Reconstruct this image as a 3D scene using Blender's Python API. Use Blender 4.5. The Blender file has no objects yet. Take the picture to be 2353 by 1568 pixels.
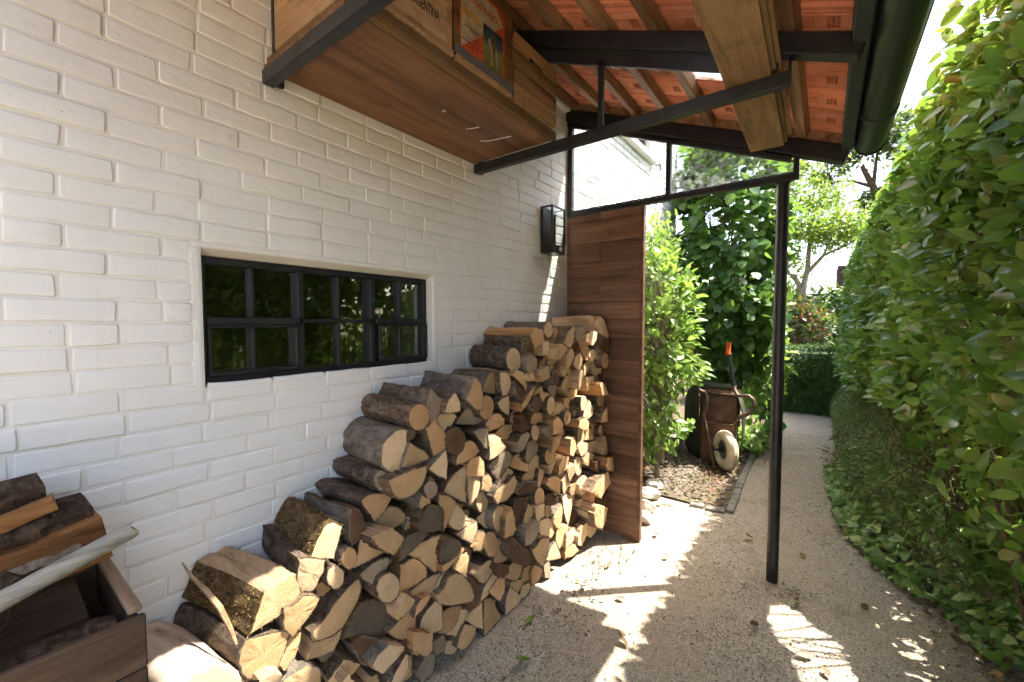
import bpy, bmesh, math, random
import numpy as np
from mathutils import Vector, Matrix
random.seed(7); RNG = np.random.default_rng(11)
scene = bpy.context.scene
col = scene.collection
R = math.radians

# ---------------------------------------------------------------- camera, sky, sun, exposure
# Layout units: x measured from the lens, y along the house wall, z up; S turns them into metres and puts the wall at X = 0.
S = 1.15; WX = 1.385
def W(x, y, z): return Vector(((x + WX) * S, y * S, z * S))
cam_d = bpy.data.cameras.new('camera'); cam = bpy.data.objects.new('camera', cam_d); col.objects.link(cam)
cam.location = W(0, 0, 1.35)
cam.rotation_euler = (R(90 - 2.565), 0, R(36.785))
cam_d.sensor_fit = 'HORIZONTAL'; cam_d.sensor_width = 36.0; cam_d.lens = 960 / 2353 * 36.0
cam_d.clip_start = 0.02; cam_d.clip_end = 600
scene.camera = cam
SUN = Vector((1.08, 1.0, 2.72)).normalized()          # towards the sun
world = bpy.data.worlds.new('World'); scene.world = world; world.use_nodes = True
wn = world.node_tree; bg = wn.nodes['Background']
sky = wn.nodes.new('ShaderNodeTexSky'); sky.sky_type = 'NISHITA'; sky.sun_disc = False
sky.sun_elevation = math.asin(SUN.z); sky.sun_rotation = math.atan2(SUN.x, SUN.y)
sky.air_density = 1.0; sky.dust_density = 4.0; sky.ozone_density = 0.6
wn.links.new(sky.outputs[0], bg.inputs[0]); bg.inputs[1].default_value = 0.15
sun_d = bpy.data.lights.new('sun', 'SUN'); sun_d.energy = 5.0; sun_d.angle = R(0.55); sun_d.color = (1.0, 0.95, 0.87)
sun = bpy.data.objects.new('sun', sun_d); col.objects.link(sun)
sun.rotation_euler = SUN.to_track_quat('Z', 'Y').to_euler(); sun.location = (4, 6, 9)
vs = scene.view_settings; vs.view_transform = 'Standard'; vs.look = 'None'; vs.gamma = 1.0; vs.use_curve_mapping = False
vs.exposure = 2.1
cy = scene.cycles; cy.use_denoising = True; cy.max_bounces = 6; cy.diffuse_bounces = 3; cy.transparent_max_bounces = 12; cy.use_adaptive_sampling = True; cy.adaptive_threshold = 0.05; cy.adaptive_min_samples = 16
cy.transmission_bounces = 4; cy.glossy_bounces = 3; cy.caustics_reflective = False; cy.caustics_refractive = False
cy.sample_clamp_indirect = 8.0

# ---------------------------------------------------------------- node helpers
class N:
    def __init__(s, name, rough=0.6, spec=0.4):
        s.m = bpy.data.materials.new(name); s.m.use_nodes = True; s.t = s.m.node_tree
        s.b = s.t.nodes['Principled BSDF']; s.b.inputs['Roughness'].default_value = rough
        s.b.inputs['Specular IOR Level'].default_value = spec
        s.out = s.t.nodes['Material Output']; s._pos = None
    def node(s, typ, **kw):
        n = s.t.nodes.new('ShaderNode' + typ)
        for k, v in kw.items(): setattr(n, k, v)
        return n
    def set(s, n, key, v):
        if hasattr(v, 'is_linked') or hasattr(v, 'links'): s.t.links.new(v, n.inputs[key])
        else: n.inputs[key].default_value = v
    def pos(s, scale=(1, 1, 1), obj=False, rot=(0, 0, 0)):
        if obj: src = s.node('TexCoord').outputs['Object']
        else: src = s.node('NewGeometry').outputs['Position']
        mp = s.node('Mapping'); mp.inputs['Scale'].default_value = scale; mp.inputs['Rotation'].default_value = rot
        s.t.links.new(src, mp.inputs['Vector']); return mp.outputs[0]
    def noise(s, vec, scale, detail=5, rough=0.55, dist=0.0):
        n = s.node('TexNoise'); s.t.links.new(vec, n.inputs['Vector'])
        n.inputs['Scale'].default_value = scale; n.inputs['Detail'].default_value = detail
        n.inputs['Roughness'].default_value = rough; n.inputs['Distortion'].default_value = dist
        return n.outputs['Fac']
    def voro(s, vec, scale, feature='F1', out='Distance', rnd=1.0):
        n = s.node('TexVoronoi', feature=feature); s.t.links.new(vec, n.inputs['Vector'])
        n.inputs['Scale'].default_value = scale; n.inputs['Randomness'].default_value = rnd
        return n.outputs[out]
    def ramp(s, fac, stops):
        n = s.node('ValToRGB'); e = n.color_ramp.elements
        while len(e) < len(stops): e.new(0.5)
        for i, (p, c) in enumerate(stops):
            e[i].position = p; e[i].color = (*c, 1) if len(c) == 3 else c
        s.t.links.new(fac, n.inputs[0]); return n.outputs[0]
    def math(s, op, a, b=0.5, c=None, clamp=False):
        n = s.node('Math', operation=op, use_clamp=clamp); s.set(n, 0, a); s.set(n, 1, b)
        if c is not None: s.set(n, 2, c)
        return n.outputs[0]
    def mix(s, f, a, b, mode='MIX'):
        n = s.node('MixRGB', blend_type=mode); s.set(n, 0, f)
        for k, v in ((1, a), (2, b)):
            if isinstance(v, tuple): n.inputs[k].default_value = (*v, 1) if len(v) == 3 else v
            else: s.t.links.new(v, n.inputs[k])
        return n.outputs[0]
    def rnd(s): return s.node('ObjectInfo').outputs['Random']
    def attr(s, name):
        n = s.node('Attribute'); n.attribute_name = name; return n.outputs['Fac']
    def color(s, c):
        if isinstance(c, tuple): s.b.inputs['Base Color'].default_value = (*c, 1)
        else: s.t.links.new(c, s.b.inputs['Base Color'])
        return s
    def rough(s, f): s.t.links.new(f, s.b.inputs['Roughness']); return s
    def bump(s, h, strength=0.3, dist=0.01):
        n = s.node('Bump'); n.inputs['Strength'].default_value = strength; n.inputs['Distance'].default_value = dist
        s.t.links.new(h, n.inputs['Height'])
        if s.b.inputs['Normal'].is_linked:
            s.t.links.new(s.b.inputs['Normal'].links[0].from_socket, n.inputs['Normal'])
        s.t.links.new(n.outputs[0], s.b.inputs['Normal']); return s
M = {}
def simple(key, c, rough=0.5, spec=0.4, var=0.25, nscale=12, bump=0.15, bscale=80, bdist=0.003, metal=0.0):
    n = N(key, rough, spec); p = n.pos()
    f = n.noise(p, nscale)
    d = tuple(max(0, v * (1 - var)) for v in c); l = tuple(min(1, v * (1 + var)) for v in c)
    n.color(n.ramp(f, [(0.3, d), (0.7, l)]))
    if bump: n.bump(n.noise(p, bscale), bump, bdist)
    n.b.inputs['Metallic'].default_value = metal
    M[key] = n.m; return n
def wood(key, dark, mid, light, axis='y', freq=14, rough=0.6, bump=0.3, vary=0.35, spec=0.3, stretch=0.06, warp=2.2):
    """grain running along one world axis, tone shifted from piece to piece"""
    n = N(key, rough, spec); k = stretch
    sc = {'x': (k, 1, 1), 'y': (1, k, 1), 'z': (1, 1, k)}[axis]
    p = n.pos(sc); r = n.rnd()
    off = n.node('CombineXYZ'); n.set(off, 0, n.math('MULTIPLY', r, 7.3)); n.set(off, 1, n.math('MULTIPLY', r, 3.1)); n.set(off, 2, n.math('MULTIPLY', r, 5.7))
    ad = n.node('VectorMath', operation='ADD'); n.t.links.new(p, ad.inputs[0]); n.t.links.new(off.outputs[0], ad.inputs[1]); p = ad.outputs[0]
    f1 = n.noise(p, freq * 1.1, 4, 0.55, warp * 0.35); f2 = n.noise(p, freq * 5.5, 5, 0.65); f3 = n.noise(p, freq * 20, 3, 0.6)
    g = n.math('ADD', n.math('ADD', n.math('MULTIPLY', f1, 0.55), n.math('MULTIPLY', f2, 0.30)), n.math('MULTIPLY', f3, 0.15))
    c = n.ramp(g, [(0.36, dark), (0.5, mid), (0.66, light)])
    tone = n.math('ADD', n.math('MULTIPLY', r, vary * 2), 1 - vary)
    tc = n.node('CombineXYZ'); [n.set(tc, i, tone) for i in range(3)]
    c = n.mix(1.0, c, tc.outputs[0], 'MULTIPLY')
    st = n.noise(n.pos(), 9, 5)                                   # blotches and handling marks
    c = n.mix(n.ramp(st, [(0.55, (0, 0, 0)), (0.75, (0.5, 0.5, 0.5))]), c, dark)
    n.color(c); n.bump(g, bump, 0.002); M[key] = n.m; return n

# ---------------------------------------------------------------- mesh helpers (layout units in, metres out)
class MB:
    def __init__(s): s.v = []; s.f = []; s.mi = []
    def add(s, vs, fs, mi=0):
        o = len(s.v); s.v += [tuple(v) for v in vs]; s.f += [tuple(i + o for i in f) for f in fs]; s.mi += [mi] * len(fs); return s
    def box(s, a, b, bev=0.0, mi=0):
        (x0, y0, z0), (x1, y1, z1) = [min(p, q) for p, q in zip(a, b)], [max(p, q) for p, q in zip(a, b)]
        return s.obox(((x0 + x1) / 2, (y0 + y1) / 2, (z0 + z1) / 2), ((1, 0, 0), (0, 1, 0), (0, 0, 1)), ((x1 - x0) / 2, (y1 - y0) / 2, (z1 - z0) / 2), bev, mi)
    def obox(s, c, ax, h, bev=0.0, mi=0):
        """oriented box with chamfered edges"""
        c = Vector(c); A = [Vector(a).normalized() for a in ax]; bv = min(bev, min(h) * 0.45)
        if bv <= 0:
            vs = [c + A[0] * h[0] * sx + A[1] * h[1] * sy + A[2] * h[2] * sz for sx in (-1, 1) for sy in (-1, 1) for sz in (-1, 1)]
            return s.add(vs, [(0, 1, 3, 2), (4, 6, 7, 5), (0, 4, 5, 1), (2, 3, 7, 6), (0, 2, 6, 4), (1, 5, 7, 3)], mi)
        vs = []; idx = {}
        for sx in (-1, 1):
            for sy in (-1, 1):
                for sz in (-1, 1):
                    sg = (sx, sy, sz)
                    for k in range(3):
                        q = [sg[i] * (h[i] if i == k else h[i] - bv) for i in range(3)]
                        idx[(sg, k)] = len(vs); vs.append(c + A[0] * q[0] + A[1] * q[1] + A[2] * q[2])
        fs = []
        for k in range(3):
            i, j = (k + 1) % 3, (k + 2) % 3
            for sg in (-1, 1):
                q = []
                for a, b in ((-1, -1), (1, -1), (1, 1), (-1, 1)):
                    t = [0, 0, 0]; t[k] = sg; t[i] = a; t[j] = b; q.append(idx[(tuple(t), k)])
                fs.append(q if sg > 0 else q[::-1])
        for k in range(3):
            i, j = (k + 1) % 3, (k + 2) % 3
            for a in (-1, 1):
                for b in (-1, 1):
                    t0 = [0, 0, 0]; t0[i] = a; t0[j] = b; t0[k] = -1; t1 = t0[:]; t1[k] = 1
                    q = [idx[(tuple(t0), i)], idx[(tuple(t1), i)], idx[(tuple(t1), j)], idx[(tuple(t0), j)]]
                    fs.append(q if a * b < 0 else q[::-1])
        for sx in (-1, 1):
            for sy in (-1, 1):
                for sz in (-1, 1):
                    q = [idx[((sx, sy, sz), k)] for k in range(3)]; fs.append(q if sx * sy * sz > 0 else q[::-1])
        return s.add(vs, fs, mi)
    def bar(s, a, b, w, h, up=(0, 0, 1), bev=0.0, mi=0):
        a = Vector(a); b = Vector(b); d = (b - a); L = d.length; d.normalize(); u = Vector(up); sd = d.cross(u).normalized(); u = sd.cross(d)
        return s.obox((a + b) / 2, (d, sd, u), (L / 2, w / 2, h / 2), bev, mi)
    def tube(s, pts, rad, n=8, mi=0, cap=True):
        pts = [Vector(p) for p in pts]; rad = rad if isinstance(rad, (list, tuple)) else [rad] * len(pts)
        rings = []; prev = None
        for i, p in enumerate(pts):
            d = (pts[min(i + 1, len(pts) - 1)] - pts[max(i - 1, 0)]).normalized()
            ref = prev if prev is not None else (Vector((0, 0, 1)) if abs(d.z) < 0.9 else Vector((1, 0, 0)))
            a = (ref - d * ref.dot(d)).normalized(); b = d.cross(a); prev = a
            rings.append([p + (a * math.cos(2 * math.pi * k / n) + b * math.sin(2 * math.pi * k / n)) * rad[i] for k in range(n)])
        vs = [v for r in rings for v in r]; fs = []
        for i in range(len(rings) - 1):
            for k in range(n): fs.append((i * n + k, i * n + (k + 1) % n, (i + 1) * n + (k + 1) % n, (i + 1) * n + k))
        if cap: fs.append(tuple(range(n))[::-1]); fs.append(tuple((len(rings) - 1) * n + k for k in range(n)))
        return s.add(vs, fs, mi)
    def lathe(s, c, axis, prof, n=24, mi=0):
        """prof: list of (radius, offset along axis), open"""
        d = Vector(axis).normalized(); ref = Vector((0, 0, 1)) if abs(d.z) < 0.9 else Vector((1, 0, 0))
        a = (ref - d * ref.dot(d)).normalized(); b = d.cross(a); c = Vector(c); vs = []
        for r, t in prof:
            for k in range(n): vs.append(c + d * t + (a * math.cos(2 * math.pi * k / n) + b * math.sin(2 * math.pi * k / n)) * r)
        fs = [(i * n + k, i * n + (k + 1) % n, (i + 1) * n + (k + 1) % n, (i + 1) * n + k) for i in range(len(prof) - 1) for k in range(n)]
        return s.add(vs, fs, mi)
    def build(s, name, mat, parent=None, origin=None, smooth=None, kind=None):
        if origin is None: origin = parent.get('_o') if parent is not None and parent.get('_o') is not None else (0, 0, 0)
        o = np.array(list(origin), float)
        v = (np.array(s.v, float) - o) * S
        me = bpy.data.meshes.new(name); me.from_pydata(v.tolist(), [], s.f); me.update()
        for m in (mat if isinstance(mat, (list, tuple)) else [mat]): me.materials.append(M[m] if isinstance(m, str) else m)
        if any(s.mi): me.polygons.foreach_set('material_index', s.mi)
        if smooth is not None:
            me.polygons.foreach_set('use_smooth', [True] * len(me.polygons)); me.set_sharp_from_angle(angle=R(smooth))
        ob = bpy.data.objects.new(name, me); col.objects.link(ob)
        if parent is not None: ob.parent = parent
        else: ob.location = W(*origin); ob['_o'] = tuple(origin)
        if parent is not None: ob['_o'] = tuple(origin)
        if kind: ob['kind'] = kind
        return ob
def tag(o, label, cat=None, group=None, kind=None):
    o['label'] = label
    if cat: o['category'] = cat
    if group: o['group'] = group
    if kind: o['kind'] = kind
    return o
def thing(name, origin, label, cat, group=None):
    o = bpy.data.objects.new(name, None); o.empty_display_size = 0.05; col.objects.link(o)
    o.location = W(*origin); o['_o'] = tuple(origin); return tag(o, label, cat, group)
def raw_mesh(name, v, f, mats, smooth=None):
    me = bpy.data.meshes.new(name); me.from_pydata([tuple(p) for p in v], [], [tuple(q) for q in f]); me.update()
    for m in mats: me.materials.append(M[m])
    if smooth is not None:
        me.polygons.foreach_set('use_smooth', [True] * len(me.polygons)); me.set_sharp_from_angle(angle=R(smooth))
    return me
def place(name, me, parent, mat4):
    """link a shared-mesh piece; mat4 is relative to the parent"""
    o = bpy.data.objects.new(name, me); col.objects.link(o)
    if parent is not None: o.parent = parent
    o.matrix_basis = mat4; return o
CAM = np.array((WX * S, 0, 1.35 * S)); _cm = np.array(cam.rotation_euler.to_matrix())
def to_px(p):
    """metres to pixels of a 2353 wide picture, and depth: used to rank pieces by the size they show"""
    v = (np.asarray(p, float) - CAM) @ _cm; z = -v[..., 2]; zs = np.where(z < 1e-4, 1e-4, z)
    return 1176.5 + 960 * v[..., 0] / zs, 784 - 960 * v[..., 1] / zs, z

# ---------------------------------------------------------------- materials
def mk_paint(key, c, stain, rough=0.55):
    n = N(key, rough, 0.35); p = n.pos()
    big = n.noise(p, 2.3, 5, 0.6); fine = n.noise(n.pos((1, 0.45, 1)), 38, 6, 0.6)
    a = n.ramp(big, [(0.3, tuple(v * 0.93 for v in c)), (0.7, c)])
    a = n.mix(n.ramp(n.noise(p, 11, 6, 0.7), [(0.60, (0, 0, 0)), (0.82, (0.55, 0.55, 0.55))]), a, stain)
    chip = n.math('MULTIPLY', n.ramp(n.voro(p, 24), [(0.03, (1, 1, 1)), (0.07, (0, 0, 0))]), n.ramp(n.noise(p, 3.7, 4, 0.7), [(0.55, (0, 0, 0)), (0.62, (0.8, 0.8, 0.8))]))
    a = n.mix(chip, a, (0.27, 0.22, 0.16))
    drip = n.noise(n.pos((1, 9, 0.6)), 3.0, 5, 0.65); a = n.mix(n.ramp(drip, [(0.56, (0, 0, 0)), (0.75, (0.35, 0.35, 0.35))]), a, stain)
    n.color(a)
    n.bump(n.noise(p, 22, 4, 0.6), 0.22, 0.006); n.bump(fine, 0.5, 0.004); n.bump(n.noise(p, 160, 3, 0.6), 0.25, 0.0015)
    M[key] = n.m
mk_paint('white_paint', (0.80, 0.78, 0.735), (0.70, 0.65, 0.57))
mk_paint('joint_paint', (0.785, 0.755, 0.69), (0.62, 0.55, 0.42), 0.75)
mk_paint('plaster', (0.80, 0.775, 0.72), (0.62, 0.55, 0.45), 0.7)
n = simple('black_paint', (0.016, 0.0165, 0.017), 0.42, 0.5, 0.6, 11, 0.35, 38, 0.002)
n = simple('black_frame', (0.013, 0.013, 0.014), 0.5, 0.45, 0.5, 14, 0.4, 60, 0.002)
n = simple('black_gutter', (0.018, 0.020, 0.019), 0.28, 0.5, 0.3, 5, 0.08, 30, 0.002)
n = simple('soffit_black', (0.028, 0.034, 0.030), 0.5, 0.4, 0.35, 7, 0.35, 60, 0.002)
n = simple('post_black', (0.013, 0.012, 0.012), 0.40, 0.5, 0.6, 14, 0.12, 40)
# terracotta
n = N('terracotta', 0.75, 0.25); p = n.pos(); f = n.noise(p, 7, 6, 0.65); r = n.rnd()
c = n.ramp(f, [(0.3, (0.50, 0.16, 0.080)), (0.5, (0.66, 0.245, 0.130)), (0.72, (0.76, 0.34, 0.20))])
tone = n.math('ADD', n.math('MULTIPLY', r, 0.50), 0.70); tc = n.node('CombineXYZ'); [n.set(tc, i, tone) for i in range(3)]
c = n.mix(1.0, c, tc.outputs[0], 'MULTIPLY')
c = n.mix(n.ramp(n.noise(p, 23, 6, 0.7), [(0.62, (0, 0, 0)), (0.8, (0.4, 0.4, 0.4))]), c, (0.16, 0.06, 0.03))
n.color(c); n.bump(n.noise(p, 120, 4), 0.25, 0.002); M['terracotta'] = n.m
simple('stamp_clay', (0.33, 0.105, 0.055), 0.85, 0.1, 0.3, 60, 0)
wood('batten_wood', (0.10, 0.048, 0.022), (0.24, 0.125, 0.06), (0.38, 0.225, 0.12), 'y', 16, 0.6, 0.3, 0.3)
wood('shelf_wood', (0.078, 0.032, 0.013), (0.205, 0.096, 0.042), (0.33, 0.175, 0.09), 'y', 9, 0.42, 0.15, 0.1)
wood('shelf_edge', (0.05, 0.026, 0.008), (0.13, 0.072, 0.024), (0.20, 0.12, 0.05), 'y', 40, 0.6, 0.4, 0.1, stretch=0.03)
wood('crate_tan', (0.20, 0.12, 0.06), (0.46, 0.30, 0.155), (0.60, 0.42, 0.24), 'y', 10, 0.65, 0.3, 0.2)
wood('crate_end', (0.17, 0.095, 0.04), (0.38, 0.225, 0.105), (0.52, 0.33, 0.17), 'x', 10, 0.65, 0.3, 0.2)
wood('crate_brown', (0.055, 0.024, 0.009), (0.19, 0.092, 0.032), (0.30, 0.16, 0.065), 'y', 12, 0.6, 0.3, 0.25)
wood('crate_slat', (0.075, 0.038, 0.015), (0.225, 0.122, 0.05), (0.36, 0.21, 0.095), 'y', 14, 0.6, 0.35, 0.3)
wood('runner_wood', (0.14, 0.07, 0.03), (0.36, 0.21, 0.10), (0.48, 0.31, 0.17), 'y', 12, 0.65, 0.3, 0.2)
wood('plank_wood', (0.075, 0.040, 0.015), (0.215, 0.128, 0.056), (0.33, 0.215, 0.105), 'y', 13, 0.5, 0.25, 0.15, stretch=0.09, warp=3)
wood('walnut', (0.054, 0.026, 0.015), (0.145, 0.073, 0.042), (0.245, 0.133, 0.080), 'x', 20, 0.42, 0.2, 0.38, stretch=0.05, warp=1.4)
wood('old_board', (0.018, 0.010, 0.006), (0.058, 0.034, 0.019), (0.115, 0.07, 0.04), 'y', 12, 0.7, 0.4, 0.3)
wood('rim_board', (0.16, 0.095, 0.055), (0.34, 0.22, 0.14), (0.46, 0.32, 0.22), 'x', 12, 0.7, 0.3, 0.2)
wood('board_orange', (0.06, 0.024, 0.008), (0.18, 0.078, 0.025), (0.32, 0.16, 0.06), 'y', 11, 0.55, 0.3, 0.25)
wood('stake_grey', (0.13, 0.12, 0.09), (0.27, 0.25, 0.20), (0.40, 0.37, 0.31), 'y', 34, 0.75, 0.8, 0.1, stretch=0.05)
# firewood: split faces, bark and sawn ends
def split(key, a, b, c): wood(key, a, b, c, 'x', 30, 0.7, 0.6, 0.25, stretch=0.05)
split('split_pale', (0.24, 0.135, 0.065), (0.50, 0.32, 0.175), (0.64, 0.45, 0.28))
split('split_warm', (0.16, 0.075, 0.026), (0.37, 0.19, 0.075), (0.52, 0.30, 0.14))
split('split_grey', (0.075, 0.050, 0.032), (0.18, 0.128, 0.086), (0.30, 0.225, 0.16))
split('split_dark', (0.030, 0.014, 0.007), (0.095, 0.044, 0.020), (0.17, 0.085, 0.042))
def bark(key, a, b, c, scale=34, strength=1.0, dist=0.009, stretch=0.55):
    n = N(key, 0.9, 0.15); p = n.pos((stretch, 1, 1)); r = n.rnd()
    ad = n.node('VectorMath', operation='ADD'); cb = n.node('CombineXYZ'); [n.set(cb, i, n.math('MULTIPLY', r, 9.0 + i)) for i in range(3)]
    n.t.links.new(p, ad.inputs[0]); n.t.links.new(cb.outputs[0], ad.inputs[1]); p = ad.outputs[0]
    f = n.noise(p, scale, 6, 0.68, 0.8); v = n.noise(p, scale * 4.5, 3, 0.6)
    g = n.math('ADD', n.math('MULTIPLY', f, 0.75), n.math('MULTIPLY', v, 0.25))
    cc = n.ramp(g, [(0.36, a), (0.50, b), (0.64, c)])
    cc = n.mix(n.ramp(n.noise(p, 5, 5, 0.6), [(0.56, (0, 0, 0)), (0.72, (0.45, 0.45, 0.45))]), cc, tuple(min(1, x * 1.5) for x in c))
    n.color(cc); n.bump(g, strength, dist); M[key] = n.m
bark('bark_brown', (0.045, 0.028, 0.018), (0.135, 0.090, 0.057), (0.25, 0.18, 0.122))
bark('bark_grey', (0.066, 0.050, 0.036), (0.160, 0.125, 0.093), (0.26, 0.215, 0.168), 18, 0.5, 0.005)
bark('bark_dark', (0.032, 0.021, 0.015), (0.10, 0.070, 0.049), (0.20, 0.15, 0.11), 30, 1.0, 0.01)
bark('bark_char', (0.010, 0.006, 0.004), (0.042, 0.025, 0.016), (0.115, 0.075, 0.05), 30, 1.0, 0.012)
bark('bark_beech', (0.30, 0.21, 0.15), (0.55, 0.43, 0.33), (0.66, 0.55, 0.45), 9, 0.25, 0.004)
bark('bark_moss', (0.022, 0.013, 0.006), (0.10, 0.062, 0.026), (0.22, 0.15, 0.075), 34, 1.0, 0.014)
simple('moss_fibre', (0.20, 0.125, 0.05), 0.95, 0.05, 0.7, 60, 0)
def endgrain(key, a, b, edge, ring=150, sawn=0.5):
    n = N(key, 0.75, 0.2); tc = n.node('TexCoord').outputs['Object']
    sp = n.node('SeparateXYZ'); n.t.links.new(tc, sp.inputs[0]); y, z = sp.outputs[1], sp.outputs[2]
    p = n.pos(); nz = n.noise(p, 14, 4)
    rr = n.math('SQRT', n.math('ADD', n.math('MULTIPLY', y, y), n.math('MULTIPLY', z, z)))
    rr = n.math('ADD', rr, n.math('MULTIPLY', nz, 0.022))
    rings = n.math('SINE', n.math('MULTIPLY', rr, ring * 6.28)); rings = n.math('ADD', n.math('MULTIPLY', rings, 0.5), 0.5)
    saw = n.noise(n.pos((1, 1, 0.12), rot=(R(35), 0, 0)), 60, 4, 0.6)
    c = n.mix(rings, a, tuple(x * 0.86 for x in b)); r = n.rnd()
    hw = n.math('SUBTRACT', 1.0, n.math('DIVIDE', rr, n.math('ADD', n.math('MULTIPLY', r, 0.07), 0.03)), clamp=True)
    c = n.mix(n.math('MULTIPLY', hw, 0.55), c, edge)
    blot = n.noise(p, 9, 6, 0.7)
    c = n.mix(n.ramp(blot, [(0.45, (0, 0, 0)), (0.8, (0.7, 0.7, 0.7))]), c, edge)
    c = n.mix(n.ramp(saw, [(0.5, (0, 0, 0)), (0.85, (0.35, 0.35, 0.35))]), c, edge)
    ang = n.math('ARCTAN2', z, y)
    cb = n.node('CombineXYZ'); n.set(cb, 0, n.math('MULTIPLY', ang, 3.0)); n.set(cb, 1, n.math('MULTIPLY', r, 30.0)); n.set(cb, 2, n.math('MULTIPLY', rr, 4.0))
    ck = n.voro(cb.outputs[0], 1.3, 'DISTANCE_TO_EDGE')
    c = n.mix(n.ramp(ck, [(0.0, (0.6, 0.6, 0.6)), (0.006, (0, 0, 0))]), c, tuple(x * 0.25 for x in edge))
    tone = n.math('ADD', n.math('MULTIPLY', r, 0.40), 0.80); t3 = n.node('CombineXYZ'); [n.set(t3, i, tone) for i in range(3)]
    n.color(n.mix(1.0, c, t3.outputs[0], 'MULTIPLY'))
    n.bump(saw, 0.5 * sawn, 0.003); n.bump(n.noise(p, 90, 5), 0.4, 0.003); M[key] = n.m
endgrain('end_p', (0.74, 0.545, 0.335), (0.63, 0.43, 0.24), (0.47, 0.285, 0.14))
endgrain('end_t', (0.62, 0.42, 0.23), (0.50, 0.315, 0.15), (0.33, 0.185, 0.08))
endgrain('end_o', (0.66, 0.405, 0.21), (0.55, 0.32, 0.15), (0.37, 0.20, 0.085))
endgrain('end_g', (0.38, 0.29, 0.20), (0.29, 0.21, 0.14), (0.16, 0.11, 0.072), 150, 1.2)
endgrain('end_d', (0.15, 0.085, 0.045), (0.11, 0.058, 0.030), (0.045, 0.024, 0.013), 150, 1.0)
endgrain('end_m', (0.17, 0.125, 0.085), (0.11, 0.085, 0.06), (0.04, 0.033, 0.022), 150, 1.4)
endgrain('end_b', (0.66, 0.48, 0.29), (0.60, 0.42, 0.24), (0.48, 0.31, 0.16))
# ground
def gravel(key, a, b, c):
    n = N(key, 0.95, 0.1); p = n.pos()
    cell = n.voro(p, 210, 'F1', 'Color'); sep = n.node('SeparateColor'); n.t.links.new(cell, sep.inputs[0])
    g = n.ramp(sep.outputs[0], [(0.0, tuple(x * 0.62 for x in a)), (0.35, a), (0.65, b), (1.0, c)])
    patch = n.noise(p, 1.6, 6, 0.65); g = n.mix(n.ramp(patch, [(0.45, (0, 0, 0)), (0.66, (0.5, 0.5, 0.5))]), g, (0.42, 0.32, 0.19))
    dk = n.noise(p, 75, 5, 0.75); g = n.mix(n.ramp(dk, [(0.57, (0, 0, 0)), (0.65, (0.75, 0.75, 0.75))]), g, (0.085, 0.07, 0.055))
    g = n.mix(n.ramp(n.noise(p, 4.5, 6, 0.7), [(0.54, (0, 0, 0)), (0.70, (0.5, 0.5, 0.5))]), g, (0.13, 0.115, 0.09))
    n.color(g)
    n.bump(n.voro(p, 210), 0.7, 0.006); n.bump(n.noise(p, 30, 6, 0.7), 0.5, 0.012); n.bump(n.noise(p, 3, 4), 0.4, 0.04); M[key] = n.m
gravel('gravel', (0.335, 0.277, 0.205), (0.45, 0.385, 0.295), (0.565, 0.50, 0.40))
def soil(key, a, b, c):
    n = N(key, 1.0, 0.05); p = n.pos()
    g = n.ramp(n.noise(p, 28, 7, 0.72), [(0.3, a), (0.5, b), (0.72, c)])
    g = n.mix(n.ramp(n.noise(p, 3, 5, 0.6), [(0.52, (0, 0, 0)), (0.7, (0.7, 0.7, 0.7))]), g, (0.10, 0.115, 0.035))
    n.color(g); n.bump(n.noise(p, 45, 7, 0.75), 1.0, 0.02); M[key] = n.m
soil('mulch', (0.055, 0.042, 0.032), (0.135, 0.108, 0.082), (0.29, 0.245, 0.19))
soil('earth', (0.06, 0.045, 0.03), (0.12, 0.09, 0.06), (0.2, 0.16, 0.11))
simple('kerb_stone', (0.20, 0.185, 0.15), 0.9, 0.2, 0.45, 14, 0.6, 60, 0.006)
simple('rock', (0.42, 0.39, 0.33), 0.85, 0.2, 0.45, 9, 0.9, 26, 0.012)
simple('concrete', (0.26, 0.22, 0.165), 0.9, 0.2, 0.4, 16, 0.7, 50, 0.006)
simple('pebble', (0.42, 0.35, 0.26), 0.9, 0.2, 0.75, 90, 0)
simple('pebble_dark', (0.10, 0.085, 0.065), 0.9, 0.2, 0.75, 90, 0)
# glass: a thin sheet that lets sun straight through and mirrors by angle
def pane(key, tint, dirt=0.06, refl=1.0):
    n = N(key); tr = n.node('BsdfTransparent'); tr.inputs[0].default_value = (*tint, 1)
    gl = n.node('BsdfGlossy'); gl.inputs['Roughness'].default_value = 0.015; gl.inputs[0].default_value = (1, 1, 1, 1)
    df = n.node('BsdfTranslucent'); df.inputs[0].default_value = (0.8, 0.8, 0.78, 1)
    ge = n.node('NewGeometry'); dt = n.node('VectorMath', operation='DOT_PRODUCT'); n.t.links.new(ge.outputs['Normal'], dt.inputs[0]); n.t.links.new(ge.outputs['Incoming'], dt.inputs[1])
    k = n.math('SUBTRACT', 1.0, n.math('ABSOLUTE', dt.outputs['Value'], 0.0), clamp=True)
    fac = n.math('MULTIPLY', n.math('ADD', n.math('MULTIPLY', n.math('POWER', k, 5.0), 0.96), 0.04), refl, clamp=True)
    a = n.node('MixShader'); n.t.links.new(fac, a.inputs[0]); n.t.links.new(tr.outputs[0], a.inputs[1]); n.t.links.new(gl.outputs[0], a.inputs[2])
    d = n.ramp(n.noise(n.pos(), 26, 7, 0.7), [(0.42, (0, 0, 0)), (0.85, (dirt * 3,) * 3)])
    b = n.node('MixShader'); n.t.links.new(d, b.inputs[0]); n.t.links.new(a.outputs[0], b.inputs[1]); n.t.links.new(df.outputs[0], b.inputs[2])
    n.t.links.new(b.outputs[0], n.out.inputs[0]); M[key] = n.m
pane('glass_clear', (0.95, 0.97, 0.96), 0.07)
pane('glass_dark', (0.70, 0.72, 0.68), 0.014, 4.5)
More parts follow.
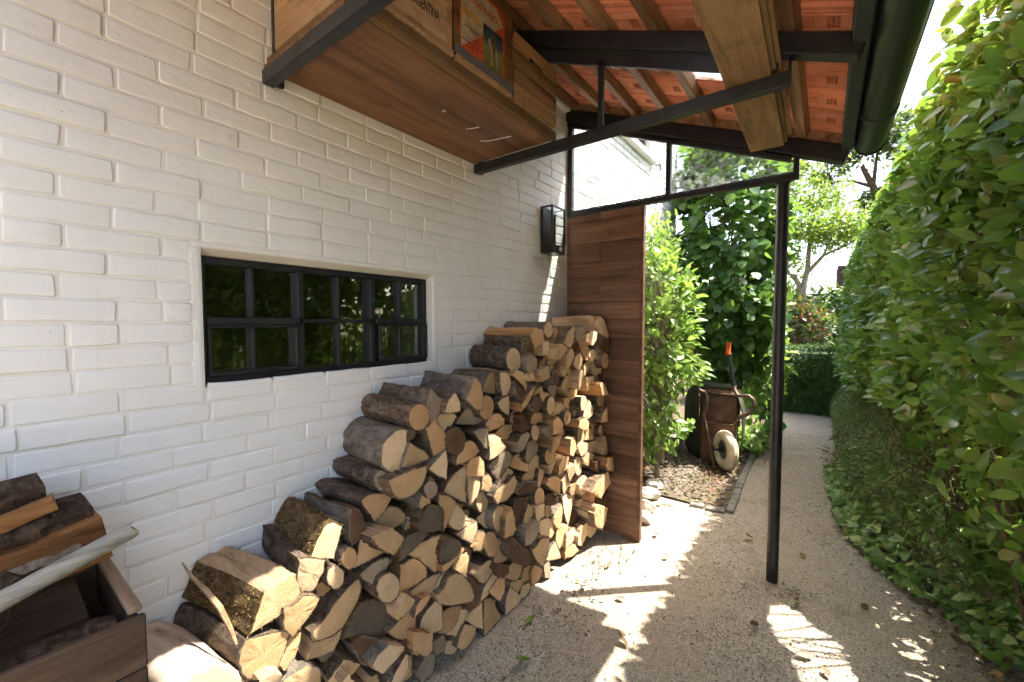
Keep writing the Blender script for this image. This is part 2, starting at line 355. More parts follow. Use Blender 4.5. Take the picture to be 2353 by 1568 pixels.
pane('glass_lamp', (0.9, 0.92, 0.92), 0.02)
simple('room_dark', (0.22, 0.15, 0.085), 0.9, 0.1, 0.5, 3, 0)
# leaves
def leaf(key, cols, gloss=0.35, transl=0.35, spec=0.45):
    n = N(key, gloss, spec); v = n.math('FRACT', n.math('ADD', n.attr('tint'), n.rnd()))
    stops = [(i / (len(cols) - 1), c) for i, c in enumerate(cols)]; c = n.ramp(v, stops)
    c = n.mix(n.ramp(n.noise(n.pos(), 35, 4), [(0.4, (0, 0, 0)), (0.8, (0.4, 0.4, 0.4))]), c, tuple(x * 0.6 for x in cols[len(cols) // 2]))
    n.color(c); n.bump(n.noise(n.pos(), 70, 3), 0.15, 0.003)
    tr = n.node('BsdfTranslucent'); tcol = n.mix(0.5, c, (0.30, 0.48, 0.05)); n.t.links.new(tcol, tr.inputs[0])
    mx = n.node('MixShader'); mx.inputs[0].default_value = transl
    n.t.links.new(n.b.outputs[0], mx.inputs[1]); n.t.links.new(tr.outputs[0], mx.inputs[2]); n.t.links.new(mx.outputs[0], n.out.inputs[0]); M[key] = n.m
leaf('leaf_laurel', [(0.045, 0.115, 0.018), (0.080, 0.180, 0.025), (0.125, 0.240, 0.034), (0.17, 0.29, 0.045), (0.22, 0.31, 0.065), (0.24, 0.20, 0.055)], 0.28, 0.36, 0.5)
leaf('leaf_shrub', [(0.065, 0.125, 0.035), (0.10, 0.17, 0.045), (0.15, 0.20, 0.06), (0.17, 0.13, 0.055)], 0.5, 0.3)
leaf('leaf_ivy', [(0.055, 0.125, 0.03), (0.10, 0.20, 0.04), (0.18, 0.29, 0.06), (0.38, 0.44, 0.15)], 0.4, 0.3)
leaf('leaf_hazel', [(0.040, 0.105, 0.022), (0.062, 0.145, 0.030), (0.085, 0.18, 0.036), (0.14, 0.25, 0.05)], 0.42, 0.36)
leaf('leaf_pale', [(0.10, 0.19, 0.035), (0.15, 0.26, 0.05), (0.22, 0.33, 0.075), (0.30, 0.40, 0.12)], 0.4, 0.45)
leaf('leaf_yew', [(0.014, 0.042, 0.010), (0.026, 0.068, 0.014), (0.045, 0.10, 0.02), (0.09, 0.16, 0.03)], 0.5, 0.2)
leaf('leaf_robinia', [(0.12, 0.18, 0.03), (0.18, 0.25, 0.04), (0.25, 0.30, 0.05)], 0.5, 0.5)
leaf('leaf_dark', [(0.03, 0.055, 0.02), (0.05, 0.085, 0.03), (0.09, 0.12, 0.05), (0.12, 0.12, 0.06)], 0.45, 0.3)
leaf('leaf_red', [(0.20, 0.022, 0.022), (0.30, 0.045, 0.04), (0.22, 0.08, 0.04)], 0.4, 0.3)
leaf('leaf_dead', [(0.075, 0.045, 0.028), (0.15, 0.078, 0.042), (0.24, 0.135, 0.075), (0.13, 0.105, 0.082), (0.22, 0.18, 0.14)], 0.6, 0.15, 0.2)
leaf('leaf_yellowed', [(0.28, 0.22, 0.07), (0.36, 0.19, 0.06), (0.34, 0.30, 0.12)], 0.5, 0.2)
simple('stem_brown', (0.115, 0.075, 0.045), 0.85, 0.15, 0.45, 20, 0.5, 70, 0.004)
simple('stem_grey', (0.24, 0.205, 0.15), 0.85, 0.15, 0.4, 16, 0.5, 50, 0.004)
simple('rust', (0.115, 0.058, 0.034), 0.7, 0.3, 0.5, 9, 0.4, 50, 0.003, 0.25)
simple('barrow_green', (0.045, 0.046, 0.026), 0.6, 0.35, 0.45, 7, 0.3, 40, 0.003, 0.2)
simple('tube_rust', (0.13, 0.085, 0.055), 0.6, 0.4, 0.5, 16, 0.3, 50, 0.002, 0.4)
simple('tyre_cream', (0.60, 0.50, 0.33), 0.75, 0.25, 0.2, 10, 0.2, 60)
simple('rim_steel', (0.16, 0.155, 0.145), 0.45, 0.5, 0.3, 10, 0.1, 60, 0.002, 0.6)
simple('orange_grip', (0.50, 0.075, 0.015), 0.45, 0.45, 0.15, 10, 0)
simple('green_plastic', (0.05, 0.20, 0.035), 0.4, 0.45, 0.2, 10, 0)
simple('grey_plastic', (0.10, 0.10, 0.10), 0.5, 0.4, 0.2, 10, 0)
simple('lamp_black', (0.013, 0.013, 0.014), 0.42, 0.5, 0.2, 30, 0.1, 120, 0.001)
simple('sensor_grey', (0.35, 0.35, 0.34), 0.3, 0.5, 0.1, 10, 0)
simple('ink_black', (0.018, 0.018, 0.022), 0.85, 0.1, 0.4, 60, 0)
simple('ink_green', (0.02, 0.06, 0.05), 0.85, 0.1, 0.4, 60, 0)
n = simple('paper_red', (0.46, 0.085, 0.025), 0.8, 0.15, 0.35, 22, 0.2, 60)
simple('paper_cream', (0.40, 0.32, 0.21), 0.8, 0.15, 0.35, 18, 0.2, 60)
simple('paper_yellow', (0.45, 0.27, 0.03), 0.8, 0.15, 0.4, 30, 0)
n = N('paper_picture', 0.8, 0.15); sp = n.node('SeparateXYZ'); n.t.links.new(n.node('NewGeometry').outputs['Position'], sp.inputs[0])
zz = n.math('ADD', n.math('MULTIPLY', n.math('SUBTRACT', sp.outputs[2], 2.50), 4.6), n.math('MULTIPLY', n.noise(n.pos(), 24, 5), 0.25))
n.color(n.ramp(zz, [(0.10, (0.07, 0.085, 0.025)), (0.42, (0.16, 0.15, 0.04)), (0.60, (0.20, 0.18, 0.06)), (0.72, (0.05, 0.075, 0.085)), (0.95, (0.02, 0.035, 0.06))])); M['paper_picture'] = n.m
simple('paper_figure', (0.11, 0.075, 0.035), 0.8, 0.1, 0.4, 60, 0)
simple('paper_horse', (0.27, 0.23, 0.14), 0.8, 0.1, 0.4, 60, 0)
simple('nail', (0.03, 0.025, 0.02), 0.6, 0.4, 0.2, 10, 0)
simple('web', (0.7, 0.7, 0.68), 0.7, 0.2, 0.1, 10, 0)
simple('brick_red', (0.075, 0.05, 0.042), 0.9, 0.1, 0.4, 20, 0.4, 40)
simple('roof_grey', (0.08, 0.08, 0.085), 0.8, 0.2, 0.3, 10, 0)

# ---------------------------------------------------------------- ground
g = MB(); g.add([(-90, -60, -0.006), (90, -60, -0.006), (90, 160, -0.006), (-90, 160, -0.006)], [(0, 1, 2, 3)])
ob = g.build('ground', 'earth', kind='structure'); ob['label'] = 'bare brown earth under the hedges and trees'
def grid_sheet(name, mat, x0, x1, y0, y1, nx, ny, zf, label):
    v = []; f = []
    for j in range(ny + 1):
        for i in range(nx + 1):
            x = x0 + (x1 - x0) * i / nx; y = y0 + (y1 - y0) * j / ny; v.append((x, y, zf(x, y)))
    for j in range(ny):
        for i in range(nx):
            a = j * (nx + 1) + i; f.append((a, a + 1, a + nx + 2, a + nx + 1))
    b = MB(); b.add(v, f); o = b.build(name, mat, smooth=60, kind='structure'); o['label'] = label; return o
def lump(x, y): return 0.0025 * (math.sin(7 * x + 3 * y) + math.sin(11 * y - 5 * x + 1.3) + math.sin(23 * x + 17 * y) * 0.4)
grid_sheet('gravel_path', 'gravel', -1.385, 1.6, -9.0, 7.7, 56, 240, lambda x, y: 0.0 + lump(x, y) * 0.6, 'pale tan gravel path beside the house')
# planting bed
v = []; nb = 40
bed = MB()
for j in range(nb + 1):
    y = 3.235 + 4.2 * j / nb
    for i in range(9):
        x = -1.385 + (0.88 - 0.028 * (y - 3.2)) * i / 8
        v.append((x, y, 0.012 + 0.012 * math.sin(9 * x + 4 * y) * math.sin(5 * y) * (0 if i == 8 else 1)))
bed.add(v, [(j * 9 + i, j * 9 + i + 1, j * 9 + i + 10, j * 9 + i + 9) for j in range(nb) for i in range(8)])
ob = bed.build('planting_bed', 'mulch', smooth=60, kind='structure'); ob['label'] = 'planting bed of dark mulch and dead leaves'
kb = thing('bed_edging', (-0.5, 3.2, 0), 'low grey stone edging around the mulch bed beside the path', 'edging')
y = 3.235
rr = random.Random(3)
while y < 7.2:
    L = rr.uniform(0.40, 0.75); xa = -0.50 - 0.028 * (y - 3.2)
    b = MB(); b.bar((xa + rr.uniform(-.006, .006), y, 0.008), (xa - 0.028 * L + rr.uniform(-.006, .006), y + L - 0.012, 0.008 + rr.uniform(-.003, .003)), 0.050, 0.038, bev=0.006); b.build('edging_stone', 'kerb_stone', kb); y += L
for xa, xb in ((-0.53, -0.655), (-0.667, -0.76)):
    b = MB(); b.bar((xa, 3.225, 0.006), (xb, 3.208, 0.003), 0.045, 0.04, bev=0.007); b.build('edging_stone', 'kerb_stone', kb)

# ---------------------------------------------------------------- white painted brick wall with its windows
OPN = (0.417, 1.272, 1.166, 1.557)                        # opening of the low window in the wall face: y0 y1 z0 z1
WIN = (0.419, 1.268, 1.170, 1.538)                        # its frame, set back in the reveal
UPW = (3.25, 4.10, 2.93, 3.9)                             # the upper window outside
wall = thing('house_wall', (-1.385, 0, 0), 'long white painted brick house wall behind the firewood stack', 'wall')
b = MB(); xb0, xb1 = -1.62, -1.3886
def wallbox(y0, y1, z0, z1): b.box((xb0, y0, z0), (-1.3965 if y0 > 2.4 else xb1, y1, z1))
wallbox(-1.2, OPN[0] - .0, 0, 4.9); wallbox(OPN[0], OPN[1], 0, OPN[2]); wallbox(OPN[0], OPN[1], OPN[3], 4.9)
wallbox(OPN[1], 2.47, 0, 4.9); wallbox(2.47, UPW[0], 0, 4.9); wallbox(UPW[0], UPW[1], 0, UPW[2]); wallbox(UPW[0], UPW[1], UPW[3], 4.9); wallbox(UPW[1], 5.0, 0, 4.9)
b.build('mortar', 'joint_paint', wall)
CP, BL = 0.0562, 0.176
def brick_mesh(seed, L=BL - 0.0055, Hh=CP - 0.0060):
    r = random.Random(seed); n = 5; out = []
    cr = 0.0026
    for cx, cz, a0 in ((L / 2, -Hh / 2, -90), (L / 2, Hh / 2, 0), (-L / 2, Hh / 2, 90), (-L / 2, -Hh / 2, 180)):
        for k in range(2):
            a = R(a0 + 90 * k); q = cr * r.uniform(0.7, 1.5)
            out.append((cx - math.copysign(q, cx) + q * math.cos(a) + r.uniform(-.0022, .0022), cz - math.copysign(q, cz) + q * math.sin(a) + r.uniform(-.0012, .0012)))
        # mid edge points keep long edges from being ruler straight
        if a0 in (0, 180):
            for t in (0.33, 0.67):
                s = 1 if a0 == 0 else -1
                out.append((s * L / 2 * (1 - 2 * t), s * Hh / 2 + r.uniform(-.0026, .0022)))
    m = len(out); v = []; f = []
    for sc, xx, jit in ((1.0, -0.0120, 0), (0.0008, -0.0016, 0), (0.0018, -0.0002, 0), (0.0045, 0.0, 1)):
        for (y, z) in out:
            o_ = 0 if sc == 1.0 else sc
            y2, z2 = y - math.copysign(o_, y), z - math.copysign(o_, z)
            v.append(((xx + (r.uniform(-.0003, .0003) if jit else 0)) * S, y2 * S, z2 * S))
    for a in range(3):
        for k in range(m): f.append((a * m + k, a * m + (k + 1) % m, (a + 1) * m + (k + 1) % m, (a + 1) * m + k))
    v.append((0.0002 * S, 0, 0)); c = len(v) - 1
    for k in range(m): f.append((3 * m + k, 3 * m + (k + 1) % m, c))
    return raw_mesh('brick', v, f, ['white_paint'], 50)
BR = [brick_mesh(i) for i in range(9)]
BRV = []
for me in BR:
    va = np.empty(len(me.vertices) * 3); me.vertices.foreach_get('co', va); BRV.append((va.reshape(-1, 3), [tuple(p.vertices) for p in me.polygons]))
cells = []; rr = random.Random(21)
def holes(z0, z1):
    h = []
    if z1 > OPN[2] + 0.016 and z0 < OPN[3] - 0.004: h.append((OPN[0] - 0.022, OPN[1] + 0.018))
    if z1 > UPW[2] - 0.05 and z0 < UPW[3]: h.append((UPW[0] - 0.02, UPW[1] + 0.02))
    return h
k = -25
while True:
    zb = 1.347 + CP * k; k += 1
    if zb > 4.55: break
    if zb < -0.03: continue
    ph = (0.153 if k % 2 == 0 else 0.242) + rr.uniform(-.008, .008)
    n0 = -8
    y = ph + BL * n0
    while y < 4.99:
        L = BL + rr.uniform(-.005, .005)
        if rr.random() < 0.05: L *= 0.5
        y0, y1 = y, min(y + L, 4.995); y += L
        if y1 < -0.9: continue
        if y0 < 2.45 and zb > 2.80: continue
        segs = [(y0, y1)]
        for ha, hb in holes(zb, zb + CP):
            ns = []
            for a, c2 in segs:
                if c2 <= ha or a >= hb: ns.append((a, c2)); continue
                if a < ha - 0.02: ns.append((a, ha))
                if c2 > hb + 0.02: ns.append((hb, c2))
            segs = ns
        for a, c2 in segs:
            if c2 - a > 0.02: cells.append(((a + c2) / 2, zb + CP / 2 + 0.002, (c2 - a - 0.0055) / (BL - 0.0055), rr.randrange(9), rr.uniform(-.0030, .0016), rr.uniform(-.010, .010)))
# rank by the size they show; the pile and the shelf hide some
def pile_top(y): return float(np.interp(y, [.2, .3, .45, .62, .75, .95, 1.3, 1.6, 2.0, 2.4], [.60, .64, .78, .90, .98, 1.05, 1.17, 1.22, 1.32, 1.36]))
rank = []
for i, (yc, zc, sc, vi, dx, ro) in enumerate(cells):
    px, py, d = to_px(W(-1.385, yc, zc)); vis = 0 <= px <= 2353 and 0 <= py <= 1568 and d > 0 and yc < 2.45
    if vis and yc > 0.2 and zc < pile_top(yc) - 0.02: vis = False
    if vis and 0.6 < yc < 1.6 and zc > 2.12: vis = False
    if vis and yc < 0.19 and zc < 0.93: vis = False
    rank.append((sc / d ** 2 if vis else -1, i))
rank.sort(reverse=True); solo = {i for s_, i in rank[:300] if s_ > 0}
jv, jf = [], []
for i, (yc, zc, sc, vi, dx, ro) in enumerate(cells):
    out_ = yc > 2.5                                        # outside the joints are raked wider and deeper
    m4 = Matrix.Translation((dx * S, yc * S, zc * S)) @ Matrix.Rotation(ro, 4, 'X') @ Matrix.Diagonal((1, sc * (.97 if out_ else 1), .88 if out_ else 1, 1))
    if i in solo: place('brick', BR[vi], wall, m4)
    else:
        va, fa = BRV[vi]; o0 = len(jv); mm = np.array(m4)
        jv += (va @ mm[:3, :3].T + mm[:3, 3]).tolist(); jf += [tuple(q + o0 for q in f) for f in fa]
me = raw_mesh('far_bricks', jv, jf, ['white_paint'], 50); place('far_bricks', me, wall, Matrix.Identity(4))['kind'] = 'stuff'
# plaster band round the low window
b = MB(); e = 0.034; rr = random.Random(4)
def plaster_strip(y0, y1, z0, z1, nx, nz):
    v = []; f = []
    for j in range(nz + 1):
        for i in range(nx + 1):
            edge = (i in (0, nx)) or (j in (0, nz))
            v.append((-1.3895 if edge else -1.3855 + rr.uniform(-.0016, .0018), y0 + (y1 - y0) * i / nx, z0 + (z1 - z0) * j / nz))
    b.add(v, [(j * (nx + 1) + i, j * (nx + 1) + i + 1, (j + 1) * (nx + 1) + i + 1, (j + 1) * (nx + 1) + i) for j in range(nz) for i in range(nx)])
plaster_strip(OPN[0] - 0.030, OPN[0] + .002, OPN[2] - .008, OPN[3] + .004, 5, 46)
plaster_strip(OPN[1] - .002, OPN[1] + 0.028, OPN[2] - .008, OPN[3] + .004, 5, 46)
plaster_strip(OPN[0] - .01, OPN[1] + .01, OPN[2] - .010, OPN[2] + .002, 60, 2)
plaster_strip(OPN[0] - .026, OPN[1] + .022, OPN[3] - .001, OPN[3] + .017, 60, 3)
b.build('window_plaster', 'plaster', wall, smooth=70)
# reveal (joint coloured, dusty)
b = MB(); xr = -1.4255; xo = -1.3865
O0 = [(xo, OPN[0], OPN[2]), (xo, OPN[1], OPN[2]), (xo, OPN[1], OPN[3]), (xo, OPN[0], OPN[3])]; O1 = [(xr, WIN[0] - .003, WIN[2] - .003), (xr, WIN[1] + .003, WIN[2] - .003), (xr, WIN[1] + .003, WIN[3] + .003), (xr, WIN[0] - .003, WIN[3] + .003)]
O2 = [(-1.60, p[1], p[2]) for p in O1]
b.add(O0 + O1 + O2, [(i, (i + 1) % 4, (i + 1) % 4 + 4, i + 4) for i in range(4)] + [(i + 4, (i + 1) % 4 + 4, (i + 1) % 4 + 8, i + 8) for i in range(4)])
b.build('window_reveal', 'joint_paint', wall)
win = MB(); fx0, fx1 = -1.462, -1.4255
win.box((fx0, WIN[0], WIN[3] - .020), (fx1, WIN[1], WIN[3]), .002); win.box((fx0, WIN[0], WIN[2]), (fx1, WIN[1], WIN[2] + .022), .002)
win.box((fx0, WIN[0], WIN[2] + .022), (fx1, WIN[0] + .018, WIN[3] - .020), .002); win.box((fx0, WIN[1] - .018, WIN[2] + .022), (fx1, WIN[1], WIN[3] - .020), .002)
window = win.build('window', 'black_frame', wall)
ycol = [WIN[0], .562, .709, .850, .988, 1.125, WIN[1]]; ztr = 1.354
for i, yy in enumerate(ycol[1:-1]):
    wdt = 0.020 if i in (1, 3) else 0.011; ex = 0.006 if i in (1, 3) else 0
    for z0, z1 in ((WIN[2] + .022, ztr - .008), (ztr + .008, WIN[3] - .020)):
        q = MB(); q.box((fx0 + .004, yy - wdt / 2, z0), (fx1 + ex - .002, yy + wdt / 2, z1), .002); q.build('glazing_bar', 'black_frame', window)
for y0, y1, dx, h in ((WIN[0], .699, .013, .011), (.719, .978, -.001, .007), (.998, WIN[1], .013, .011)):
    q = MB(); q.box((fx0 + .003, y0 + (.018 if y0 == WIN[0] else 0), ztr - h), (fx1 + dx, y1 - (.018 if y1 == WIN[1] else 0), ztr + h), .003); q.build('transom_bar', 'black_frame', window)
# opening casements in the lower corners stand a little proud, with their own inner frame
for y0, y1 in ((WIN[0], .699), (.998, WIN[1])):
    q = MB(); a0, a1, c0, c1 = y0 + .018, y1, WIN[2] + .022, ztr - .011
    for (p, r_) in (((a0, c0), (a1, c0 + .012)), ((a0, c1 - .010), (a1, c1)), ((a0, c0 + .012), (a0 + .011, c1 - .010)), ((a1 - .011, c0 + .012), (a1, c1 - .010))):
        q.box((fx0 + .006, p[0], p[1]), (fx1 + .007, r_[0], r_[1]), .002)
    q.build('casement', 'black_frame', window)
for i in range(6):
    for z0, z1 in ((WIN[2] + .012, ztr), (ztr, WIN[3] - .012)):
        q = MB(); t = rr.uniform(-.0012, .0012); q.box((-1.4505 + t, ycol[i] + .004, z0), (-1.4475 + t, ycol[i + 1] - .004, z1)); q.build('pane', 'glass_dark', window)
# dim room behind the window
q = MB(); q.box((-2.6, .1, .8), (-1.63, 1.6, 1.75)); q.f = [f[::-1] for f in q.f]; q.f = [f for f in q.f if not all(abs(q.v[i][0] + 1.63) < 1e-6 for i in f)]; q.mi = [0] * len(q.f)
q.build('room_behind', 'room_dark', wall)
# upper window outside, seen past the roof: sill, frame, pane
q = MB(); q.box((-1.56, UPW[0] - .04, UPW[2] - .055), (-1.330, UPW[1] + .05, UPW[2] - .005), .004); q.build('window_sill', 'plaster', wall)
q = MB()
for (a, c2) in (((UPW[0], UPW[2] - .004), (UPW[1], UPW[2] + .045)), ((UPW[0], UPW[3] - .045), (UPW[1], UPW[3])), ((UPW[0], UPW[2] + .045), (UPW[0] + .045, UPW[3] - .045)), ((UPW[1] - .045, UPW[2] + .045), (UPW[1], UPW[3] - .045))):
    q.box((-1.49, a[0], a[1]), (-1.44, c2[0], c2[1]), .003)
upw = q.build('upper_window', 'black_frame', wall)
q = MB(); q.box((-1.475, UPW[0] + .02, UPW[2] + .02), (-1.47, UPW[1] - .02, UPW[3] - .02)); q.build('pane', 'glass_dark', upw)
q = MB(); q.tube([(-1.385, 4.22, 2.90), (-1.34, 4.22, 2.905), (-1.335, 4.235, 2.87), (-1.345, 4.235, 2.845)], .012, 6); q.build('shutter_hook', 'black_paint', wall)
# plaster plate along the wall head under the tiles
q = MB(); q.box((-1.392, -1.2, 2.71), (-1.350, 2.44, 2.742), .004); q.build('wall_plate', 'plaster', wall)

# ---------------------------------------------------------------- lean-to roof: rafters, battens, clay tiles, fascia and gutter
SL = 0.4075
def zr(x, off=0.0): return 2.742 - SL * (x + 1.385) + off
NRM = Vector((SL, 0, 1)).normalized(); SLD = Vector((1, 0, -SL)).normalized()
roof = thing('canopy_roof', (-0.6, 2.4, 2.3), 'lean-to canopy roof of orange clay tiles on black rafters', 'roof')
def slope_beam(name, x0, x1, y0, y1, top, h, mat, parent, bev=.004):
    q = MB(); c = Vector(((x0 + x1) / 2, (y0 + y1) / 2, zr((x0 + x1) / 2))) + NRM * (top - h / 2)
    q.obox(c, (SLD, (0, 1, 0), NRM), ((x1 - x0) / 2 * math.sqrt(1 + SL * SL), (y1 - y0) / 2, h / 2), bev); return q.build(name, mat, parent)
slope_beam('rafter', -1.385, .078, 2.445, 2.505, 0, .075, 'black_frame', roof)
for yy in (1.528, .565, -.16):
    slope_beam('rafter', -1.385, .080, yy, yy + .048, 0, .062, 'black_frame', roof)
    slope_beam('rafter_angle', -1.385, -.104, yy + .020, yy + .034, -.064, .050, 'black_paint', roof, .002)
BX = [-1.33, -1.115, -.915, -.715, -.520, -.320, -.115]
rr = random.Random(8)
for x in BX:
    q = MB(); ya = -.16
    while ya < 2.44:
        yb2 = min(2.445, ya + rr.uniform(1.6, 2.6))
        c = Vector((x, (ya + yb2) / 2, zr(x))) + NRM * .0225
        q = MB(); q.obox(c, (SLD, (0, 1, 0), NRM), (.0215, (yb2 - ya) / 2 - .001, .0225), .003); q.build('batten', 'batten_wood', roof); ya = yb2
# clay tiles: ribbed underside, interlock step at the edge; the stamp is pressed into a plain field
TY = .185; ty0 = 1.852
def tile_mesh(Lx):
    prof = []          # (y, z) underside profile across the width
    hw = TY / 2
    prof += [(-hw - .010, .004), (-hw + .006, .004), (-hw + .010, -.006), (-hw + .020, -.006), (-hw + .024, 0)]
    for c in (-.052, -.034, .040, .056): prof += [(c - .006, 0), (c - .003, -.0042), (c + .003, -.0042), (c + .006, 0)]
    prof += [(hw - .014, 0), (hw - .010, .007), (hw - .001, .007)]
    n = len(prof); hx = Lx / 2 * math.sqrt(1 + SL * SL); v = []; f = []
    for x in (-hx, -hx * .5, -hx * .48, hx * .62, hx * .64, hx):
        for y, z in prof: v.append((x * S, y * S, z * S))
    for a in range(5):
        for k in range(n - 1): f.append((a * n + k, (a + 1) * n + k, (a + 1) * n + k + 1, a * n + k + 1))
    o = len(v)
    for x in (-hx, hx):
        for y in (-hw - .010, hw - .001): v.append((x * S, y * S, .015 * S))
    f += [(o, o + 2, o + 3, o + 1), (0, o, o + 2, 5 * n), (n - 1, 5 * n + n - 1, o + 3, o + 1)]
    f.append(tuple(range(n)) + (o + 1, o)); f.append(tuple(range(5 * n + n - 1, 5 * n - 1, -1)) + (o + 2, o + 3))
    # two nib slots
    for sx in (-.30, .30):
        bx = MB(); bx.box((sx * Lx - .006, -.014, -.005), (sx * Lx + .006, .014, .0005), .002)
        o = len(v); v += [(p[0] * S, p[1] * S, p[2] * S) for p in bx.v]; f += [tuple(i + o for i in q) for q in bx.f]
    return raw_mesh('tile', v, f, ['terracotta'], 40)
def text_mesh(txt, size, mat, ext=.0006, bold=0.0, align='CENTER', spacing=1.0, line=0.9):
    cu = bpy.data.curves.new('t', 'FONT'); cu.body = txt; cu.size = size; cu.extrude = ext; cu.align_x = align; cu.align_y = 'CENTER'
    cu.offset = bold; cu.resolution_u = 2; cu.space_character = spacing; cu.space_line = line
    o = bpy.data.objects.new('t', cu); col.objects.link(o); dg = bpy.context.evaluated_depsgraph_get()
    me = bpy.data.meshes.new_from_object(o.evaluated_get(dg)); bpy.data.objects.remove(o); me.materials.clear(); me.materials.append(M[mat]); return me
STAMP = text_mesh('\u2022BELGIUM\u2022\nMADE IN\nPOTTELBERG', .0165, 'stamp_clay', .0007, 0, line=.86)
FR = Matrix((SLD, (0, 1, 0), NRM)).transposed().to_4x4()
edges = BX[:] + [.082]; edges[0] = -1.385
GLASS = {(4, 0), (4, -4), (4, -5)}
tm = {}
ylo = -11
for ri in range(len(edges) - 1):
    xa, xb_ = edges[ri], edges[ri + 1]
    if ri not in tm: tm[ri] = tile_mesh(xb_ - xa + .012)
    for ti in range(ylo, 4):
        yc = ty0 + TY * (ti + .5)
        if ti == 3: yc -= .012
        xc = (xa + xb_) / 2; c = Vector((xc, yc, zr(xc))) + NRM * (.0475 + rr.uniform(0, .0025)) + Vector((0, rr.uniform(-.003, .003), 0))
        loc = W(*c) - W(*roof['_o'])
        m4 = Matrix.Translation(loc) @ FR @ Matrix.Rotation(rr.uniform(-.008, .008), 4, 'Z') @ Matrix.Rotation(rr.uniform(-.006, .006), 4, 'X')
        if (ri, ti) in GLASS:
            q = MB(); q.obox(c + NRM * .006, (SLD, (0, 1, 0), NRM), ((xb_ - xa) / 2 * 1.09, TY / 2 - .003, .002)); q.build('glass_tile', 'glass_clear', roof); continue
        t = place('tile', tm[ri], roof, m4)
        p0 = to_px(W(*c))
        if yc > 1.2 and -50 < p0[1] < 700:
            flip = Matrix.Rotation(math.pi, 4, 'X') @ Matrix.Rotation(R(-90), 4, 'Z')
            st = place('stamp', STAMP, t, Matrix.Translation((-.004 * S, .003 * S, -.0008 * S)) @ flip)
q = MB(); c = Vector((-.652, 2.475, zr(-.652))) + NRM * .0245; q.obox(c, (SLD, (0, 1, 0), NRM), (.732 * math.sqrt(1 + SL * SL), .010, .0235), .001); q.build('verge_board', 'batten_wood', roof)
# fascia, end board, gutter
q = MB(); q.box((.040, -.17, 2.120), (.081, 2.440, 2.205), .004); q.build('fascia', 'soffit_black', roof)
gz, gx, gr = 2.150, .140, .053
q = MB(); n_ = 14; v = []
for yy in (-.17, 2.465):
    for rad in (gr, gr - .0035):
        for k in range(n_ + 1):
            a = math.pi + math.pi * k / n_; v.append((gx + rad * math.cos(a), yy, gz + rad * math.sin(a)))
f = []; m_ = n_ + 1
for k in range(n_):
    f.append((k, k + 1, 2 * m_ + k + 1, 2 * m_ + k)); f.append((m_ + k + 1, m_ + k, 3 * m_ + k, 3 * m_ + k + 1)); f.append((k + 1, k, m_ + k, m_ + k + 1)); f.append((2 * m_ + k, 2 * m_ + k + 1, 3 * m_ + k + 1, 3 * m_ + k))
f += [(0, 2 * m_, 3 * m_, m_), (n_, m_ + n_, 3 * m_ + n_, 2 * m_ + n_)]
q.add(v, f)
for s_ in (0, n_):                                    # rolled rims
    a = math.pi + math.pi * s_ / n_; q.tube([(gx + gr * math.cos(a), -.17, gz + .001), (gx + gr * math.cos(a), 2.465, gz + .001)], .006, 8)
gut = q.build('gutter', 'black_gutter', roof, smooth=40)
def gut_ring(name, y0, y1, r1, cap=False):
    q = MB(); v = []
    for yy in (y0, y1):
        for k in range(n_ + 1):
            a = math.pi + math.pi * k / n_; v.append((gx + r1 * math.cos(a), yy, gz + r1 * math.sin(a)))
    f = [(k, k + 1, m_ + k + 1, m_ + k) for k in range(n_)]
    f.append(tuple(range(m_))); f.append(tuple(range(2 * m_ - 1, m_ - 1, -1)))
    q.add(v, f); q.build(name, 'black_gutter', gut, smooth=40)
gut_ring('gutter_end_cap', 2.462, 2.478, gr + .004)
for yy in (2.075, 1.08, .05): gut_ring('gutter_union', yy, yy + .022, gr + .006)
for yy in (2.30, 1.40, .5):
    q = MB(); q.bar((.082, yy, 2.17), (gx - gr + .004, yy, 2.155), .02, .012); q.build('gutter_bracket', 'black_gutter', gut)
# hanging rack of black angle steel under each visible rafter, holding shelf and planks
def rack(yy, label):
    o = thing('hanging_rack', (-.7, yy, 2.073), label, 'rack', 'black hanging racks under the roof')
    q = MB(); q.box((-1.386, yy, 2.073), (-.104, yy + .005, 2.113), .001); q.box((-1.386, yy + .006, 2.073), (-.104, yy + .034, 2.078), .001); q.build('rail', 'black_paint', o)
    q = MB(); q.box((-.109, yy + .0003, 2.080), (-.103, yy + .046, 2.180), .001); q.build('end_plate', 'black_paint', o)
    q = MB(); q.box((-.738, yy + .006, 2.079), (-.716, yy + .022, zr(-.728) - .105), .002); q.build('hanger', 'black_paint', o)
    q = MB(); q.box((-1.387, yy + .0305, 2.079), (-1.372, yy + .060, 2.62), .002); q.build('wall_bar', 'black_paint', o)
    return o
rack(1.542, 'black steel hanging rack spanning from the brick wall under the planks')
rack(.588, 'black steel rack at upper left, under the crate with pencil marks')

